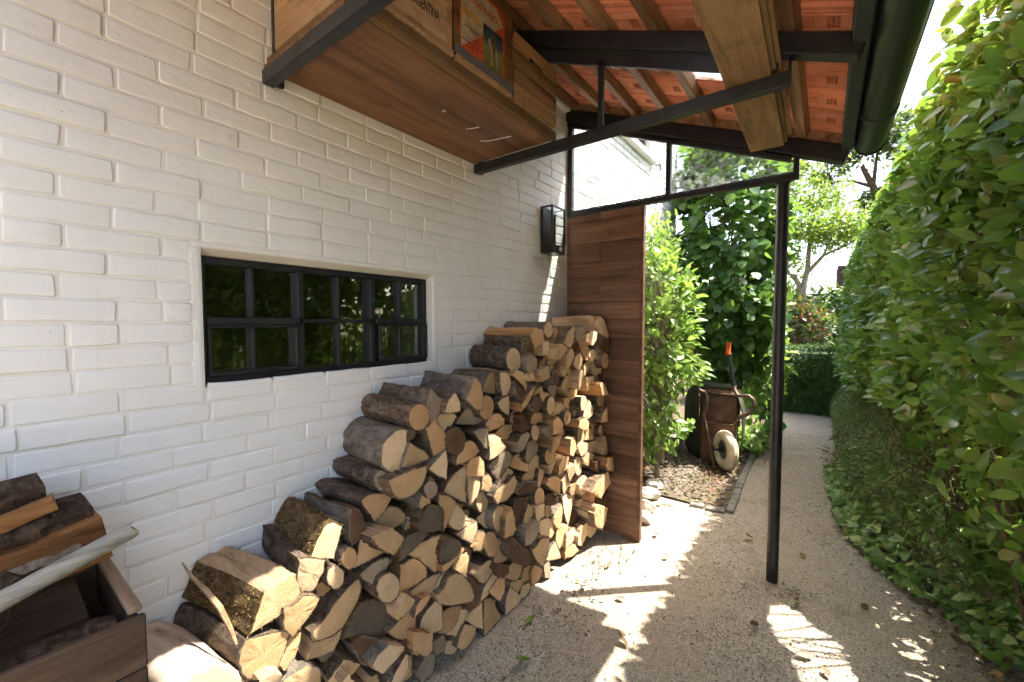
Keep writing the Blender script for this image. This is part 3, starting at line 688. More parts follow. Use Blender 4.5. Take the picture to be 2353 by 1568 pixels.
# ---------------------------------------------------------------- glazed frame over the doorway, walnut panel, post
fr = thing('glazed_frame', (-.7, 2.48, 2.05), 'black framed glazing above the garden opening beside the wall lantern', 'window')
FY0, FY1 = 2.462, 2.498
def fb(name, a, c2, bev=.002): q = MB(); q.box(a, c2, bev); q.build(name, 'black_frame', fr)
fb('bottom_bar', (-1.384, FY0, 2.044), (-.118, FY1, 2.072)); fb('side_bar', (-1.384, FY0, 2.072), (-1.352, FY1, zr(-1.36) - .082)); fb('end_bar', (-.142, FY0, 2.072), (-.118, FY1, zr(-.13) - .0815))
fb('middle_bar', (-.748, FY0, 2.072), (-.722, FY1, zr(-.735) - .082))
q = MB(); c = Vector((-.75, 2.48, zr(-.75))) + NRM * (-.089); q.obox(c, (SLD, (0, 1, 0), NRM), (.632 * math.sqrt(1 + SL * SL), .018, .012), .002); q.build('top_bar', 'black_frame', fr)
rr = random.Random(5)
for x0, x1 in ((-1.352, -.748), (-.722, -.142)):
    q = MB(); v = []
    for yy in (2.478, 2.482):
        v += [(x0 - .004, yy, 2.068), (x1 + .004, yy, 2.068), (x1 + .004, yy, zr(x1) - .094), (x0 - .004, yy, zr(x0) - .094)]
    q.add(v, [(3, 2, 1, 0), (4, 5, 6, 7), (0, 1, 5, 4), (1, 2, 6, 5), (2, 3, 7, 6), (3, 0, 4, 7)]); q.build('pane', 'glass_clear', fr)
    q = MB(); pts = []                                   # wavy putty bead along the lower and upper edges
    for i in range(60):
        x = x0 + (x1 - x0) * i / 59; pts.append((x, 2.470 + rr.uniform(-.002, .002), 2.0755 + rr.uniform(0, .004)))
    q.tube(pts, .005, 5)
    q.tube([(x0 + (x1 - x0) * i / 59, 2.470 + rr.uniform(-.002, .002), zr(x0 + (x1 - x0) * i / 59) - .106 - rr.uniform(0, .004)) for i in range(60)], .005, 5)
    q.build('putty_bead', 'black_frame', fr, smooth=50)
pn = thing('walnut_panel', (-1.1, 2.48, 0), 'tall walnut board panel standing at the end of the firewood stack', 'panel')
z = .012; rr = random.Random(12); row = 0
while z < 2.03:
    h = min(rr.choice((.108, .118, .125, .140)), 2.040 - z)
    if h < .03: break
    xs = [-1.383, -.886]
    if row % 2 == 0 or rr.random() < .3: xs = [-1.383, rr.choice((-1.13, -1.145, -1.10)), -.886]
    for a, c2 in zip(xs, xs[1:]):
        q = MB(); d = rr.uniform(0, .0012); q.box((a + .0006, 2.4625 - d, z + .0006), (c2 - .0006, 2.478, z + h - .0006), .0009); q.build('board', 'walnut', pn)
    z += h; row += 1
q = MB(); q.box((-1.384, 2.478, .012), (-.886, 2.492, 2.040)); q.build('backing', 'walnut', pn)
q = MB(); q.box((-.8855, 2.458, .010), (-.868, 2.496, 2.0435), .002); q.build('edge_strip', 'walnut', pn)
q = MB(); n_ = 28; q.lathe((-.185, 2.52, 0), (0, 0, 1), [(0, -.02), (.0275, -.02), (.0275, 2.044), (0, 2.044)], n_); po = q.build('support_post', 'post_black', origin=(-.185, 2.52, 0), smooth=40)
tag(po, 'round black steel post standing in the gravel path', 'post')
q = MB(); q.box((-.215, 2.47, 2.0405), (-.155, 2.55, 2.0435), .001); q.build('head_plate', 'black_paint', po)

# ---------------------------------------------------------------- firewood stack: every log a thing of its own
LOGS = """
bR beech 318 450,533 435,590 394,632 338,647 282,632 241,590 226,533 241,476 282,434 338,419 394,434 435,476
oP half 310 446,634 443,599 452,559 475,526 515,505 544,509 555,527 571,567 578,598 584,616 535,640 494,651 459,662
tP wedge 310 546,675 584,683 622,713 619,747 609,779 513,768 496,735 481,700 466,669
oP - 310 563,501 595,519 614,557 618,584 581,603 567,568 546,527
oP - 323 558,644 571,614 584,590 624,622 651,645 670,672 655,692 622,710 590,698 561,699
pP mossy 310 727,774 734,792 749,835 758,868 739,888 717,900 701,894 667,843 651,805
pP - 311 613,800 606,763 614,717 642,698 661,694 679,729 690,745 698,786 645,814 612,826
pP - 357 481,548 501,521 528,512 538,524 518,548
tP - 305 570,420 640,370 678,376 681,401 674,430 651,456 621,470 585,471 554,465
pR - 316 756,722 741,745 723,753 708,745 702,723 706,696 721,673 739,664 754,672 761,694
oR - 328 800,769 784,790 765,798 750,790 743,770 748,744 764,723 783,714 798,721 805,742
tP - 293 654,535 672,515 727,499 766,503 797,526 836,569 846,610 841,645 823,644 782,631 735,604 690,573 652,557
tP - 278 697,441 743,430 757,447 801,492 787,487 751,481 711,493 671,505 641,464
mP - 283 772,485 765,458 808,440 850,406 910,356 954,357 983,367 1006,400 976,449 941,498 864,549 818,545 796,515
pR - 325 977,583 948,619 914,636 887,628 876,599 885,559 912,523 946,505 975,511 987,541
gP - 304 857,619 898,582 939,623 955,650 951,673 877,681 822,667 832,646
tP - 282 849,680 895,679 945,684 915,729 866,790 840,765 831,722 814,681
tP - 359 857,773 879,747 933,700 970,724 982,743 927,810 832,816
tP - 272 947,751 1010,754 1058,758 1058,783 1029,820 990,843 961,841 928,822 901,798 888,763
oP flap 287 858,889 883,852 902,816 934,831 966,860 987,891 924,921 874,930 843,921
dP - 308 789,871 786,820 796,782 826,795 856,818 850,844 832,893 811,913 797,912
tP - 353 921,955 939,919 983,893 1035,893 1080,918 1098,962 1098,990 1080,992 993,994 908,988
gR - 302 950,986 934,1005 914,1010 898,1001 891,980 897,955 913,935 932,929 949,938 956,960
pP bighalf 310 919,1034 943,1000 979,972 999,974 1021,1013 1035,1051 1033,1108 1038,1143 998,1150 957,1132 928,1105 920,1060
oR - 315 1137,1202 1110,1227 1077,1232 1051,1217 1041,1186 1050,1152 1075,1126 1108,1120 1136,1135 1147,1167
gP - 316 1132,1199 1147,1149 1181,1146 1218,1196 1223,1226 1193,1254 1158,1287 1141,1257 1128,1233
pP - 351 1238,1173 1293,1168 1294,1196 1283,1225 1255,1260 1217,1227 1192,1182
oP - 355 1351,1195 1385,1163 1428,1149 1435,1202 1426,1250 1403,1291 1369,1313 1357,1274 1324,1218
tP - 273 1570,1202 1627,1191 1625,1256 1624,1303 1577,1299 1538,1265 1519,1222
pP - 307 1630,1222 1648,1169 1684,1186 1709,1231 1699,1272 1663,1304 1614,1306 1620,1272
oP - 316 1135,1094 1149,1057 1169,998 1204,1002 1251,1018 1262,1043 1216,1104 1176,1149 1129,1121
pP - 296 1225,1100 1257,1063 1296,1098 1329,1136 1313,1151 1211,1169 1195,1141
tP - 325 1055,992 1129,998 1134,1011 1107,1041 1070,1065 1035,1093 1017,1056 993,1000
pP - 329 1174,921 1226,891 1238,954 1232,1017 1165,985 1122,963
dR - 328 1330,1067 1301,1095 1267,1102 1240,1085 1229,1053 1239,1015 1266,986 1300,978 1329,993 1340,1027
gP - 290 1337,1095 1381,1085 1462,1070 1510,1081 1498,1108 1463,1155 1416,1167 1370,1147 1343,1124 1316,1103
oR - 338 1528,1182 1498,1208 1462,1213 1433,1196 1422,1164 1432,1129 1461,1103 1497,1096 1527,1112 1539,1145
oP - 333 1335,932 1391,941 1437,957 1403,1005 1363,1028 1330,1019 1302,987 1282,963 1279,934
gP - 336 1421,1020 1463,970 1494,947 1498,1003 1495,1057 1439,1064 1382,1064
pP - 347 1492,960 1490,904 1531,905 1570,916 1610,940 1571,971 1571,992 1525,1020 1481,1027
oP - 324 1515,1029 1574,1035 1624,1045 1627,1074 1587,1107 1541,1111 1502,1089 1481,1053
tP - 279 1670,948 1750,938 1841,938 1849,955 1780,1004 1691,1026 1642,1016 1596,991
gP - 321 1547,818 1593,764 1642,795 1691,838 1701,857 1662,900 1607,904 1547,881 1513,861
oP - 279 1813,748 1898,715 1902,757 1894,788 1845,833 1798,842 1760,824 1745,787
gP - 310 1858,776 1891,795 1943,821 1976,851 1925,898 1866,902 1841,875 1826,818
tP - 281 1844,668 1910,640 1987,643 2031,690 2031,750 1995,798 1952,786 1901,757 1900,717 1852,717 1825,698
pP - 311 1270,794 1333,750 1371,730 1376,837 1378,910 1345,908 1307,896 1255,863 1225,828
oP - 329 1357,863 1415,843 1474,826 1475,887 1445,928 1386,939 1352,917
pP - 324 1357,808 1363,723 1426,742 1451,778 1459,832 1361,863
tP - 313 1506,739 1550,721 1552,780 1506,843 1475,816 1462,766
pR - 289 1541,704 1517,732 1487,741 1464,730 1455,703 1463,669 1487,641 1516,631 1540,641 1550,669
pP - 277 1495,576 1540,533 1592,502 1613,578 1640,630 1613,666 1586,671 1533,634 1477,604
tR - 328 1634,603 1606,639 1572,651 1546,635 1535,598 1545,553 1572,517 1605,503 1633,518 1644,556
tP - 327 1638,735 1668,754 1710,781 1653,820 1631,801 1576,760 1567,734
tP - 352 1527,703 1547,671 1607,666 1670,693 1691,743 1663,782 1607,758 1546,751 1515,720
tR - 341 1920,969 1898,991 1870,996 1849,984 1840,959 1849,931 1871,910 1898,904 1920,915 1929,940
gP - 344 1774,884 1798,906 1833,949 1805,973 1743,964 1720,938 1732,877
oP - 309 1901,979 1949,985 2015,984 2015,1028 1940,1052 1889,1027 1881,990
dP - 331 1777,965 1864,980 1833,1019 1777,1079 1754,1061 1754,984
gR - 288 1817,1067 1791,1088 1760,1093 1735,1081 1726,1058 1735,1030 1760,1009 1791,1004 1816,1015 1826,1039
pP - 310 1274,651 1323,622 1361,620 1406,631 1373,667 1346,710 1310,752 1275,719 1250,680
oP - 340 1195,777 1200,741 1191,681 1205,693 1246,728 1282,764 1272,786 1212,831 1171,845 1170,807
mP - 339 1061,787 1069,733 1095,715 1193,683 1206,724 1207,778 1123,821 1096,818
gR - 355 1145,902 1127,922 1106,929 1089,919 1082,898 1088,872 1105,852 1126,845 1144,854 1151,876
oR - 332 1128,849 1114,867 1097,873 1084,863 1078,843 1082,818 1096,799 1113,793 1127,802 1133,823
dP - 301 1822,440 1838,489 1879,542 1886,582 1767,618 1737,574 1730,477
tP - 330 1825,461 1875,490 1875,534 1833,568 1800,514 1785,459
oR - 316 2009,578 1984,607 1953,617 1929,603 1920,572 1929,534 1954,504 1984,493 2009,506 2019,538
oP - 363 1589,492 1652,478 1677,498 1660,576 1634,632 1589,590 1585,544
pP - 332 1913,439 2002,442 2002,512 1896,525
dP - 316 1781,628 1862,619 1945,617 1944,655 1820,681 1744,659
tP - 307 1950,624 1977,600 2014,639 2040,686 1985,712 1957,651
tP - 284 1053,701 1076,699 1096,722 1106,753 1092,773 1054,772 1040,737
mP - 333 976,651 1002,657 1044,667 1100,689 1124,705 1068,730 1003,731 976,713 976,680
tP - 298 1088,593 1127,554 1178,499 1210,516 1216,570 1222,633 1211,649 1104,652 1045,632
mP - 331 1225,523 1264,521 1299,543 1311,580 1260,623 1221,643 1188,613 1192,547
oP - 297 1005,495 1098,487 1143,493 1144,528 1110,580 1062,614 1007,612
tP - 307 1109,434 1176,423 1203,454 1213,489 1120,497 1057,482 1066,443
pP - 320 1183,403 1215,393 1250,425 1275,459 1255,477 1216,489 1188,473 1157,429
tP - 357 1212,356 1286,328 1338,312 1354,334 1339,383 1299,447 1252,478 1208,479 1186,447 1150,431 1160,390
dR - 332 1424,329 1393,371 1356,389 1327,378 1315,344 1325,298 1355,256 1392,236 1422,245 1435,280
oP - 331 1218,500 1251,508 1310,516 1339,532 1316,564 1271,531 1192,534 1191,506
tP - 311 1296,435 1345,403 1370,408 1383,473 1370,501 1297,495 1274,468
pP - 321 1363,557 1394,535 1427,588 1427,628 1357,630 1292,618 1314,596
tP - 300 1419,543 1387,521 1458,462 1533,439 1534,489 1506,539 1452,565
oR - 306 1587,486 1562,520 1531,532 1507,518 1498,484 1506,442 1531,407 1561,394 1586,407 1596,442
tP - 309 1615,331 1673,324 1681,428 1593,470 1570,428 1563,346
pP - 294 1467,305 1516,269 1573,304 1581,358 1538,384 1475,380 1448,338
dP - 358 1618,395 1687,324 1763,264 1823,246 1849,264 1832,303 1729,395 1642,479 1611,464
gP - 366 1796,361 1841,367 1896,412 1886,463 1762,476 1762,376
tP - 366 1921,185 1989,260 2009,321 1920,350 1864,332 1811,334 1855,257
pP - 295 1506,201 1565,213 1623,241 1579,297 1506,254 1479,198
oP - 308 1556,195 1609,138 1647,171 1655,241 1601,259 1535,226
dP - 321 1591,274 1668,257 1669,306 1562,361 1541,348
tP - 312 1696,204 1763,171 1789,195 1798,247 1722,299 1681,278 1650,244
tP - 289 1858,99 1923,99 1923,176 1858,181 1830,119
tP - 286 1798,74 1816,71 1869,97 1843,127 1730,172 1730,147
pP - 289 1824,21 1879,18 1926,38 1898,80 1833,92 1815,53
pP - 286 1733,7 1793,7 1836,29 1734,141 1693,92 1685,7
tP - 286 1536,7 1587,7 1662,7 1663,23 1618,89 1602,131 1565,179 1516,192 1508,103 1508,7
pP - 311 1412,128 1479,71 1483,129 1483,194 1387,207 1362,182
oP - 309 1936,61 1985,70 2014,106 1935,182 1897,141 1907,71
gP - 298 2119,7 2107,124 2054,103 2059,31
pP - 315 1154,250 1206,234 1212,263 1208,328 1208,389 1187,400 1124,371 1094,345 1079,300
oP - 290 1269,172 1322,183 1352,218 1352,258 1275,288 1236,289 1229,238 1207,202
pP - 293 1332,118 1345,137 1377,176 1389,214 1345,243 1326,198 1290,179 1251,178
tP - 308 1343,52 1394,50 1427,76 1433,113 1351,175 1319,137 1301,92
oP - 314 955,359 997,325 1059,313 1067,375 1065,428 998,409 935,389
tP - 350 952,442 990,447 1030,462 1035,477 996,514 940,487
oP - 343 1064,409 1100,425 1124,447 1070,458 1045,440 1036,403
pP - 355 883,290 940,306 972,320 973,333 908,379 866,372 836,349
dP - 295 841,319 878,288 914,313 957,327 931,358 826,437 791,429 807,393
pP - 327 976,160 994,176 1017,209 1012,263 999,268 959,233 939,198
tP - 288 715,328 758,307 800,310 835,323 770,384 763,379 712,349
pP - 340 748,321 780,323 756,366 728,352
tP - 299 873,204 907,215 895,247 866,263 847,252
oP - 359 1082,222 1106,234 1113,300 1022,358 1016,293
gP - 304 1191,130 1241,120 1247,145 1231,198 1165,205 1154,188
pP - 275 1263,77 1311,37 1348,54 1337,98 1270,125
dP - 320 980,285 1017,260 1050,267 1028,309 982,330
pR - 291 2136,1537 2112,1555 2082,1555 2059,1538 2050,1509 2059,1481 2083,1462 2112,1462 2137,1479 2146,1508
oP - 333 1856,1447 1890,1408 2001,1451 1966,1514 1889,1524 1837,1484
gP - 278 1840,1380 1889,1372 1914,1423 1880,1454 1839,1450 1831,1404
pR - 298 1796,1393 1764,1420 1727,1422 1697,1399 1685,1360 1697,1319 1727,1292 1764,1288 1796,1311 1808,1351
pP - 315 2063,1363 2062,1443 1998,1443 1998,1363
tP - 309 2097,1297 2165,1320 2126,1384 2087,1415 2063,1362 2059,1303
tP - 275 2227,1402 2279,1430 2299,1472 2216,1516 2162,1404
tP - 348 2267,1395 2299,1430 2314,1519 2286,1530 2233,1495 2183,1430
gP - 334 1843,1276 1910,1291 1918,1319 1901,1358 1835,1380 1804,1360 1811,1304
oP - 298 2073,1298 2082,1352 2045,1351 1998,1329 1969,1285
tP - 343 2033,1235 2028,1304 1929,1289 1939,1224
tP - 363 2105,1332 2145,1357 2194,1400 2134,1424 2075,1397 2057,1348
pP - 299 2287,1212 2303,1259 2302,1332 2243,1307 2228,1255
tP - 338 2296,1300 2339,1336 2327,1384 2273,1383 2230,1338 2232,1255
tP - 328 1818,1173 1823,1245 1787,1295 1734,1308 1698,1281 1796,1211
dP - 332 1736,1170 1775,1134 1807,1170 1722,1252 1718,1218
pP - 323 1607,1120 1670,1080 1678,1130 1671,1182 1621,1179 1574,1160
oP - 357 1796,1130 1860,1185 1876,1213 1804,1185 1735,1136 1731,1095
tP - 317 1994,1161 1984,1192 1922,1176 1914,1143
oP - 312 2015,1095 2071,1103 2062,1140 1987,1160 1978,1121
gP - 298 2116,1116 2160,1095 2171,1145 2145,1206 2106,1210 2082,1162
dP - 358 1837,1099 1871,1057 1922,1095 1930,1136 1862,1152 1821,1134
pR - 331 2101,1098 2077,1123 2048,1127 2024,1110 2015,1077 2025,1042 2048,1017 2078,1012 2102,1029 2111,1062
tP - 305 2241,997 2282,1022 2220,1060 2148,1044 2125,987
tR - 330 2296,986 2272,1007 2243,1012 2221,999 2212,972 2221,942 2244,920 2273,915 2297,928 2306,955
tP - 294 2316,1081 2354,1147 2358,1228 2292,1203 2240,1155
oP - 299 2381,1048 2428,1075 2439,1113 2369,1128 2314,1097
oP - 306 2294,1006 2349,1058 2327,1081 2261,1077 2256,1045
dR - 344 2125,1248 2105,1266 2081,1268 2061,1254 2054,1230 2062,1204 2081,1186 2106,1183 2125,1197 2133,1222
tP - 346 1818,1241 1884,1239 1860,1284 1787,1272
oP - 352 2170,899 2170,950 2110,998 2052,983 2062,901
gP - 331 1999,908 2078,854 2101,886 2100,964 1947,948
pP topblock 310 2617,1493 2730,1497 2730,1551 2661,1598 2609,1600
pP - 346 2674,1482 2801,1432 2814,1468 2755,1571 2699,1599 2652,1575
dR - 358 2795,1425 2755,1448 2706,1449 2669,1430 2656,1397 2670,1364 2709,1341 2757,1338 2796,1358 2811,1391
tR - 360 2789,1312 2759,1335 2724,1337 2696,1318 2686,1285 2697,1251 2726,1228 2762,1225 2790,1244 2801,1277
oR - 326 2754,1357 2722,1378 2683,1380 2653,1363 2642,1334 2654,1303 2685,1282 2724,1280 2755,1296 2767,1326
pP - 325 2612,1280 2639,1296 2691,1334 2624,1368 2559,1359 2559,1325
pP - 301 2714,1166 2797,1185 2810,1239 2781,1278 2671,1286 2659,1216
pP - 300 2567,1189 2606,1232 2649,1276 2591,1290 2540,1273 2529,1205
pP - 357 2436,1168 2434,1229 2387,1255 2341,1200 2354,1129
pP - 308 2614,1086 2680,1126 2692,1172 2561,1180 2569,1084
oP - 322 2461,1362 2525,1297 2555,1300 2561,1380 2461,1440 2415,1420
pP - 360 2552,1398 2603,1431 2640,1487 2537,1496 2452,1475 2441,1431
gP - 329 2406,1424 2517,1482 2463,1522 2370,1523 2348,1475
tP - 342 2351,1253 2397,1251 2443,1303 2407,1360 2349,1343 2300,1292
tP - 300 2346,1202 2380,1237 2367,1283 2322,1271 2311,1238
gP - 289 2375,1132 2469,1121 2468,1150 2386,1182 2363,1156
tP - 296 2810,1090 2766,1164 2710,1163 2684,1105
oP - 394 2632,1053 2723,1048 2673,1126 2617,1149 2604,1122
tR - 322 2804,1025 2775,1053 2742,1058 2716,1037 2706,999 2717,958 2745,929 2778,924 2805,944 2815,983
pP - 346 2410,981 2458,979 2506,1028 2469,1068 2409,1071 2397,1028
pR - 281 2510,985 2482,1011 2448,1016 2422,999 2412,965 2423,928 2450,902 2483,896 2510,913 2521,947
pP - 339 2530,906 2594,924 2606,963 2540,1031 2479,978 2456,932
pR - 309 2474,913 2456,926 2435,930 2418,923 2412,909 2418,892 2435,879 2457,875 2474,881 2481,896
oP - 350 2427,854 2507,827 2519,887 2475,925 2391,928 2381,876
pR - 290 2738,868 2713,893 2683,898 2660,883 2651,852 2661,818 2685,793 2715,787 2739,802 2748,833
dP - 330 2707,832 2742,862 2753,934 2670,918 2658,848
oP - 384 2736,855 2733,955 2670,931 2631,867
oR - 327 2800,791 2775,813 2744,819 2721,807 2712,783 2722,755 2746,733 2776,726 2801,738 2810,762
tP - 359 2794,603 2794,678 2774,741 2698,708 2716,616
oP - 320 2567,750 2647,737 2645,809 2566,826 2522,758
pP - 311 2462,736 2535,760 2518,854 2431,878 2432,770
pP - 328 2529,687 2543,732 2439,777 2411,736 2455,670
pP - 306 2643,624 2724,656 2723,708 2594,723 2595,666
tP - 320 2588,562 2667,513 2681,624 2570,667 2482,654 2496,602
pR - 308 2494,629 2465,661 2432,670 2405,652 2395,616 2406,574 2433,542 2467,532 2495,548 2505,586
tP - 323 2348,697 2389,733 2374,824 2333,807 2308,714
oP - 333 2104,774 2152,817 2186,878 2091,875 2080,786
oR - 303 2138,774 2111,800 2079,808 2053,795 2044,767 2053,734 2079,708 2112,699 2138,711 2148,740
tP - 312 2096,647 2132,689 2166,756 2121,708 2061,710
oP - 327 2271,635 2289,708 2219,727 2170,683 2171,620
oP - 326 2107,547 2179,500 2185,592 2130,634 2061,642 2028,610
pP - 322 2314,533 2368,577 2353,648 2273,637 2300,563
pP - 304 2279,459 2312,488 2351,543 2284,602 2245,562 2259,492
pP - 321 2593,394 2592,473 2530,513 2457,473 2472,399
tP - 288 2403,408 2460,397 2459,488 2388,489 2374,445
gP - 304 2751,358 2766,465 2603,519 2574,471
tP - 401 2681,385 2756,412 2702,514 2549,490 2475,439 2615,350
oP - 408 2688,526 2812,476 2809,587 2686,613 2662,562
dP - 365 2659,510 2743,517 2742,568 2594,601 2594,545
dP - 363 2751,226 2803,238 2818,337 2734,304 2616,353 2601,316
tP - 401 2542,180 2640,120 2688,165 2703,253 2540,333 2510,282
pP - 277 2361,219 2429,329 2469,383 2345,439 2300,428 2320,314
pP - 291 2595,235 2657,264 2640,335 2503,346 2475,322
pP - 342 2580,205 2627,213 2610,285 2517,297 2510,236
dP - 272 2461,173 2519,172 2548,218 2489,277 2404,300 2391,223
oP - 272 2573,129 2651,136 2650,196 2556,230 2542,149
pP - 323 2620,50 2685,60 2717,99 2683,157 2586,200 2572,84
pP - 330 2476,53 2550,106 2556,188 2474,194 2417,141 2418,85
pP - 304 2365,100 2449,113 2462,183 2392,206 2298,210 2286,109
tP - 291 2238,126 2289,129 2341,202 2340,242 2224,275 2199,201
oP - 316 2358,32 2440,37 2384,103 2289,117 2277,50
pP - 299 2144,99 2242,68 2230,106 2180,206 2120,188 2064,132
pP - 297 2026,286 2128,243 2163,266 2140,358 2070,391 1983,400 1993,348
tP - 306 2105,369 2201,268 2239,305 2263,374 2250,411 2151,390
oP - 281 2094,382 2129,363 2165,414 2117,463 2082,444
dP - 304 2100,456 2183,440 2195,481 2099,532 2033,524
oP - 353 2601,284 2624,333 2567,416 2536,419 2553,314
tP fill 197 2229,1179 2252,1216 2238,1252 2200,1266 2173,1231 2184,1189
gP fill 210 456,177 538,203 537,296 446,318 394,243
pR fill 239 2683,21 2704,7 2732,8 2749,20 2757,46 2746,73 2728,88 2703,82 2683,72 2679,45
oP fill 212 445,119 464,173 414,203 369,170 391,116
tP fill 199 2619,977 2597,949 2617,919 2654,933 2649,967
pP fill 210 2404,1413 2377,1389 2393,1358 2425,1361 2433,1395
oR fill 200 1654,685 1637,665 1630,640 1641,616 1665,604 1691,607 1713,623 1717,652 1704,676 1680,685
oP fill 215 1067,904 1030,898 1021,858 1058,843 1084,867
tP fill 252 1123,146 1158,163 1155,205 1113,207 1094,175
tP fill 225 1997,245 1941,221 1942,165 2004,150 2032,197
pR fill 232 2205,864 2224,872 2237,895 2239,916 2221,930 2199,937 2177,933 2170,910 2168,890 2183,872
pR fill 255 715,169 684,215 646,224 603,215 573,175 562,133 600,91 636,82 683,94 701,122
pP fill 259 2529,7 2588,15 2584,83 2524,96 2486,41
oP fill 228 2145,767 2174,752 2200,774 2184,802 2153,799
pP fill 206 1676,437 1714,431 1732,461 1707,489 1677,471
oP fill 204 698,87 645,84 621,39 665,7 714,32
tR fill 262 497,91 467,99 430,100 412,70 405,36 421,8 454,7 486,7 508,21 514,59
tP fill 220 2536,1213 2521,1233 2494,1232 2485,1209 2498,1186 2524,1190
tP fill 263 570,187 595,200 594,230 564,234 551,209
tP fill 250 2552,916 2533,891 2556,868 2584,879 2582,910
gP fill 241 984,7 1024,71 973,132 898,117 862,50 916,7
oP fill 224 979,278 956,310 913,298 915,257 957,239
oP fill 235 2520,522 2502,537 2477,537 2471,512 2488,494 2513,497
tR fill 243 2646,353 2650,338 2667,326 2683,325 2701,340 2701,356 2693,373 2681,386 2661,383 2647,371
oP fill 227 494,86 525,124 504,162 454,156 451,109
gP fill 223 739,363 777,385 769,422 728,431 712,394
gP fill 216 2467,1134 2462,1086 2514,1070 2547,1109 2514,1148
tP fill 226 519,503 492,517 475,493 489,468 519,476
tP fill 207 1817,745 1780,762 1751,736 1765,693 1807,702
tR fill 243 712,264 729,252 751,250 771,263 775,285 768,304 750,316 728,314 714,305 704,283
tP fill 262 831,159 867,122 918,145 905,197 849,212
tR fill 251 1007,77 1049,79 1087,99 1095,130 1097,167 1061,196 1025,207 996,184 969,145 978,110
gP fill 248 2194,1065 2230,1047 2263,1077 2254,1117 2218,1127 2187,1109
tR fill 240 1255,288 1269,285 1286,289 1293,301 1295,317 1290,331 1273,338 1259,335 1249,320 1247,304
oR fill 217 572,323 598,348 612,383 592,416 563,435 530,434 497,409 489,374 508,345 538,327
pP fill 262 2387,1389 2378,1423 2344,1424 2334,1392 2356,1372
tP fill 205 2221,1327 2240,1348 2234,1377 2203,1385 2185,1362 2192,1332
gP fill 221 550,12 603,7 638,38 602,82 550,60
tP fill 240 1462,385 1479,430 1457,477 1407,472 1379,425 1412,377
pP fill 248 2056,33 2030,59 1992,46 1994,7 2036,7
tR fill 218 2372,684 2387,666 2408,663 2425,672 2435,691 2431,713 2420,726 2400,735 2381,722 2375,703
pR fill 200 717,213 717,175 749,150 791,137 832,163 834,199 828,238 804,272 761,275 724,245
pP fill 199 2809,134 2828,193 2795,236 2739,221 2724,174 2759,136
gP fill 240 2730,745 2708,770 2672,767 2658,734 2682,709 2716,715
pP fill 207 1991,1216 2001,1181 2035,1186 2050,1219 2016,1236
tP fill 240 1080,1092 1099,1060 1136,1074 1138,1110 1101,1120
tP fill 244 366,508 347,435 410,396 466,442 444,508
tP fill 232 1066,81 1075,56 1107,59 1113,87 1087,105
tP fill 214 2281,851 2197,818 2211,730 2287,720 2327,786
pP fill 240 2042,387 2069,418 2055,451 2018,462 1997,433 2008,399
oP fill 260 1896,1365 1910,1310 1962,1292 2001,1334 1987,1386 1941,1402
oP fill 204 1794,170 1845,158 1862,204 1829,241 1789,217
tP fill 249 2281,324 2307,339 2305,369 2283,386 2257,373 2257,342
tP fill 219 2620,997 2655,956 2699,978 2700,1029 2646,1045
tP fill 240 2349,868 2396,905 2382,958 2325,961 2305,908
gP fill 248 1220,7 1235,72 1180,120 1113,72 1148,7
tP fill 225 2333,455 2374,452 2389,490 2370,522 2330,525 2317,489
oP fill 245 824,94 838,67 868,66 886,89 873,115 840,122
pP fill 248 1179,841 1216,835 1235,866 1207,892 1176,875
pP fill 233 584,300 611,299 621,324 607,347 584,342 569,322
oP fill 213 2791,803 2835,839 2819,891 2777,902 2737,873 2742,828
gR fill 199 1955,1088 1945,1077 1941,1062 1948,1046 1964,1042 1981,1039 1995,1054 1996,1070 1989,1087 1972,1090
pP fill 248 1662,201 1662,166 1696,156 1717,185 1693,211
gR fill 202 1029,31 1045,30 1060,41 1066,57 1060,74 1044,83 1027,84 1016,71 1008,55 1013,39
tP fill 262 1662,534 1689,513 1718,526 1717,560 1680,564
tP fill 213 1704,1048 1739,1069 1738,1103 1703,1123 1669,1102 1670,1067
tP fill 223 2279,879 2273,906 2243,913 2232,887 2250,865
oP fill 220 2446,1295 2475,1297 2489,1320 2477,1347 2447,1343 2431,1319
tR fill 223 1484,628 1470,642 1453,648 1436,642 1424,632 1422,612 1432,594 1450,589 1469,596 1484,610
tP fill 261 2161,7 2191,36 2162,78 2119,59 2118,14
tP fill 261 2816,79 2770,90 2751,54 2776,18 2814,36
pP fill 228 1738,730 1710,718 1708,688 1741,682 1757,706
pR fill 245 831,92 834,115 823,133 801,141 780,140 766,121 760,99 774,82 793,70 816,76
pP fill 223 501,374 473,377 448,360 456,333 485,324 508,344
pP fill 251 1311,1150 1340,1155 1342,1185 1314,1195 1295,1171
pP fill 250 1824,860 1855,876 1851,909 1827,926 1801,911 1801,881
pP fill 257 1685,97 1695,145 1654,172 1616,139 1637,96
oP fill 209 1925,533 1926,558 1902,571 1879,558 1877,532 1901,522
tP fill 205 377,231 402,239 407,264 392,282 366,277 358,253
pP fill 245 2241,478 2215,453 2223,417 2257,408 2282,429 2278,463
pP fill 203 2564,1034 2586,1045 2589,1077 2564,1088 2538,1077 2538,1045
tP fill 243 754,7 785,31 778,73 739,85 701,61 708,16
pR fill 212 2486,1216 2490,1234 2482,1254 2467,1266 2448,1264 2433,1249 2428,1228 2435,1211 2453,1202 2471,1203
tR fill 217 697,714 682,720 668,712 662,699 659,684 672,673 687,668 702,675 709,688 706,704
gP fill 253 1404,50 1369,38 1370,8 1402,7 1422,23
pP fill 243 2332,819 2363,815 2376,842 2355,866 2325,850
gR fill 232 2662,7 2672,16 2680,33 2669,47 2655,57 2636,54 2622,44 2617,27 2626,12 2642,7
gP fill 219 1751,651 1725,661 1704,635 1725,613 1753,621
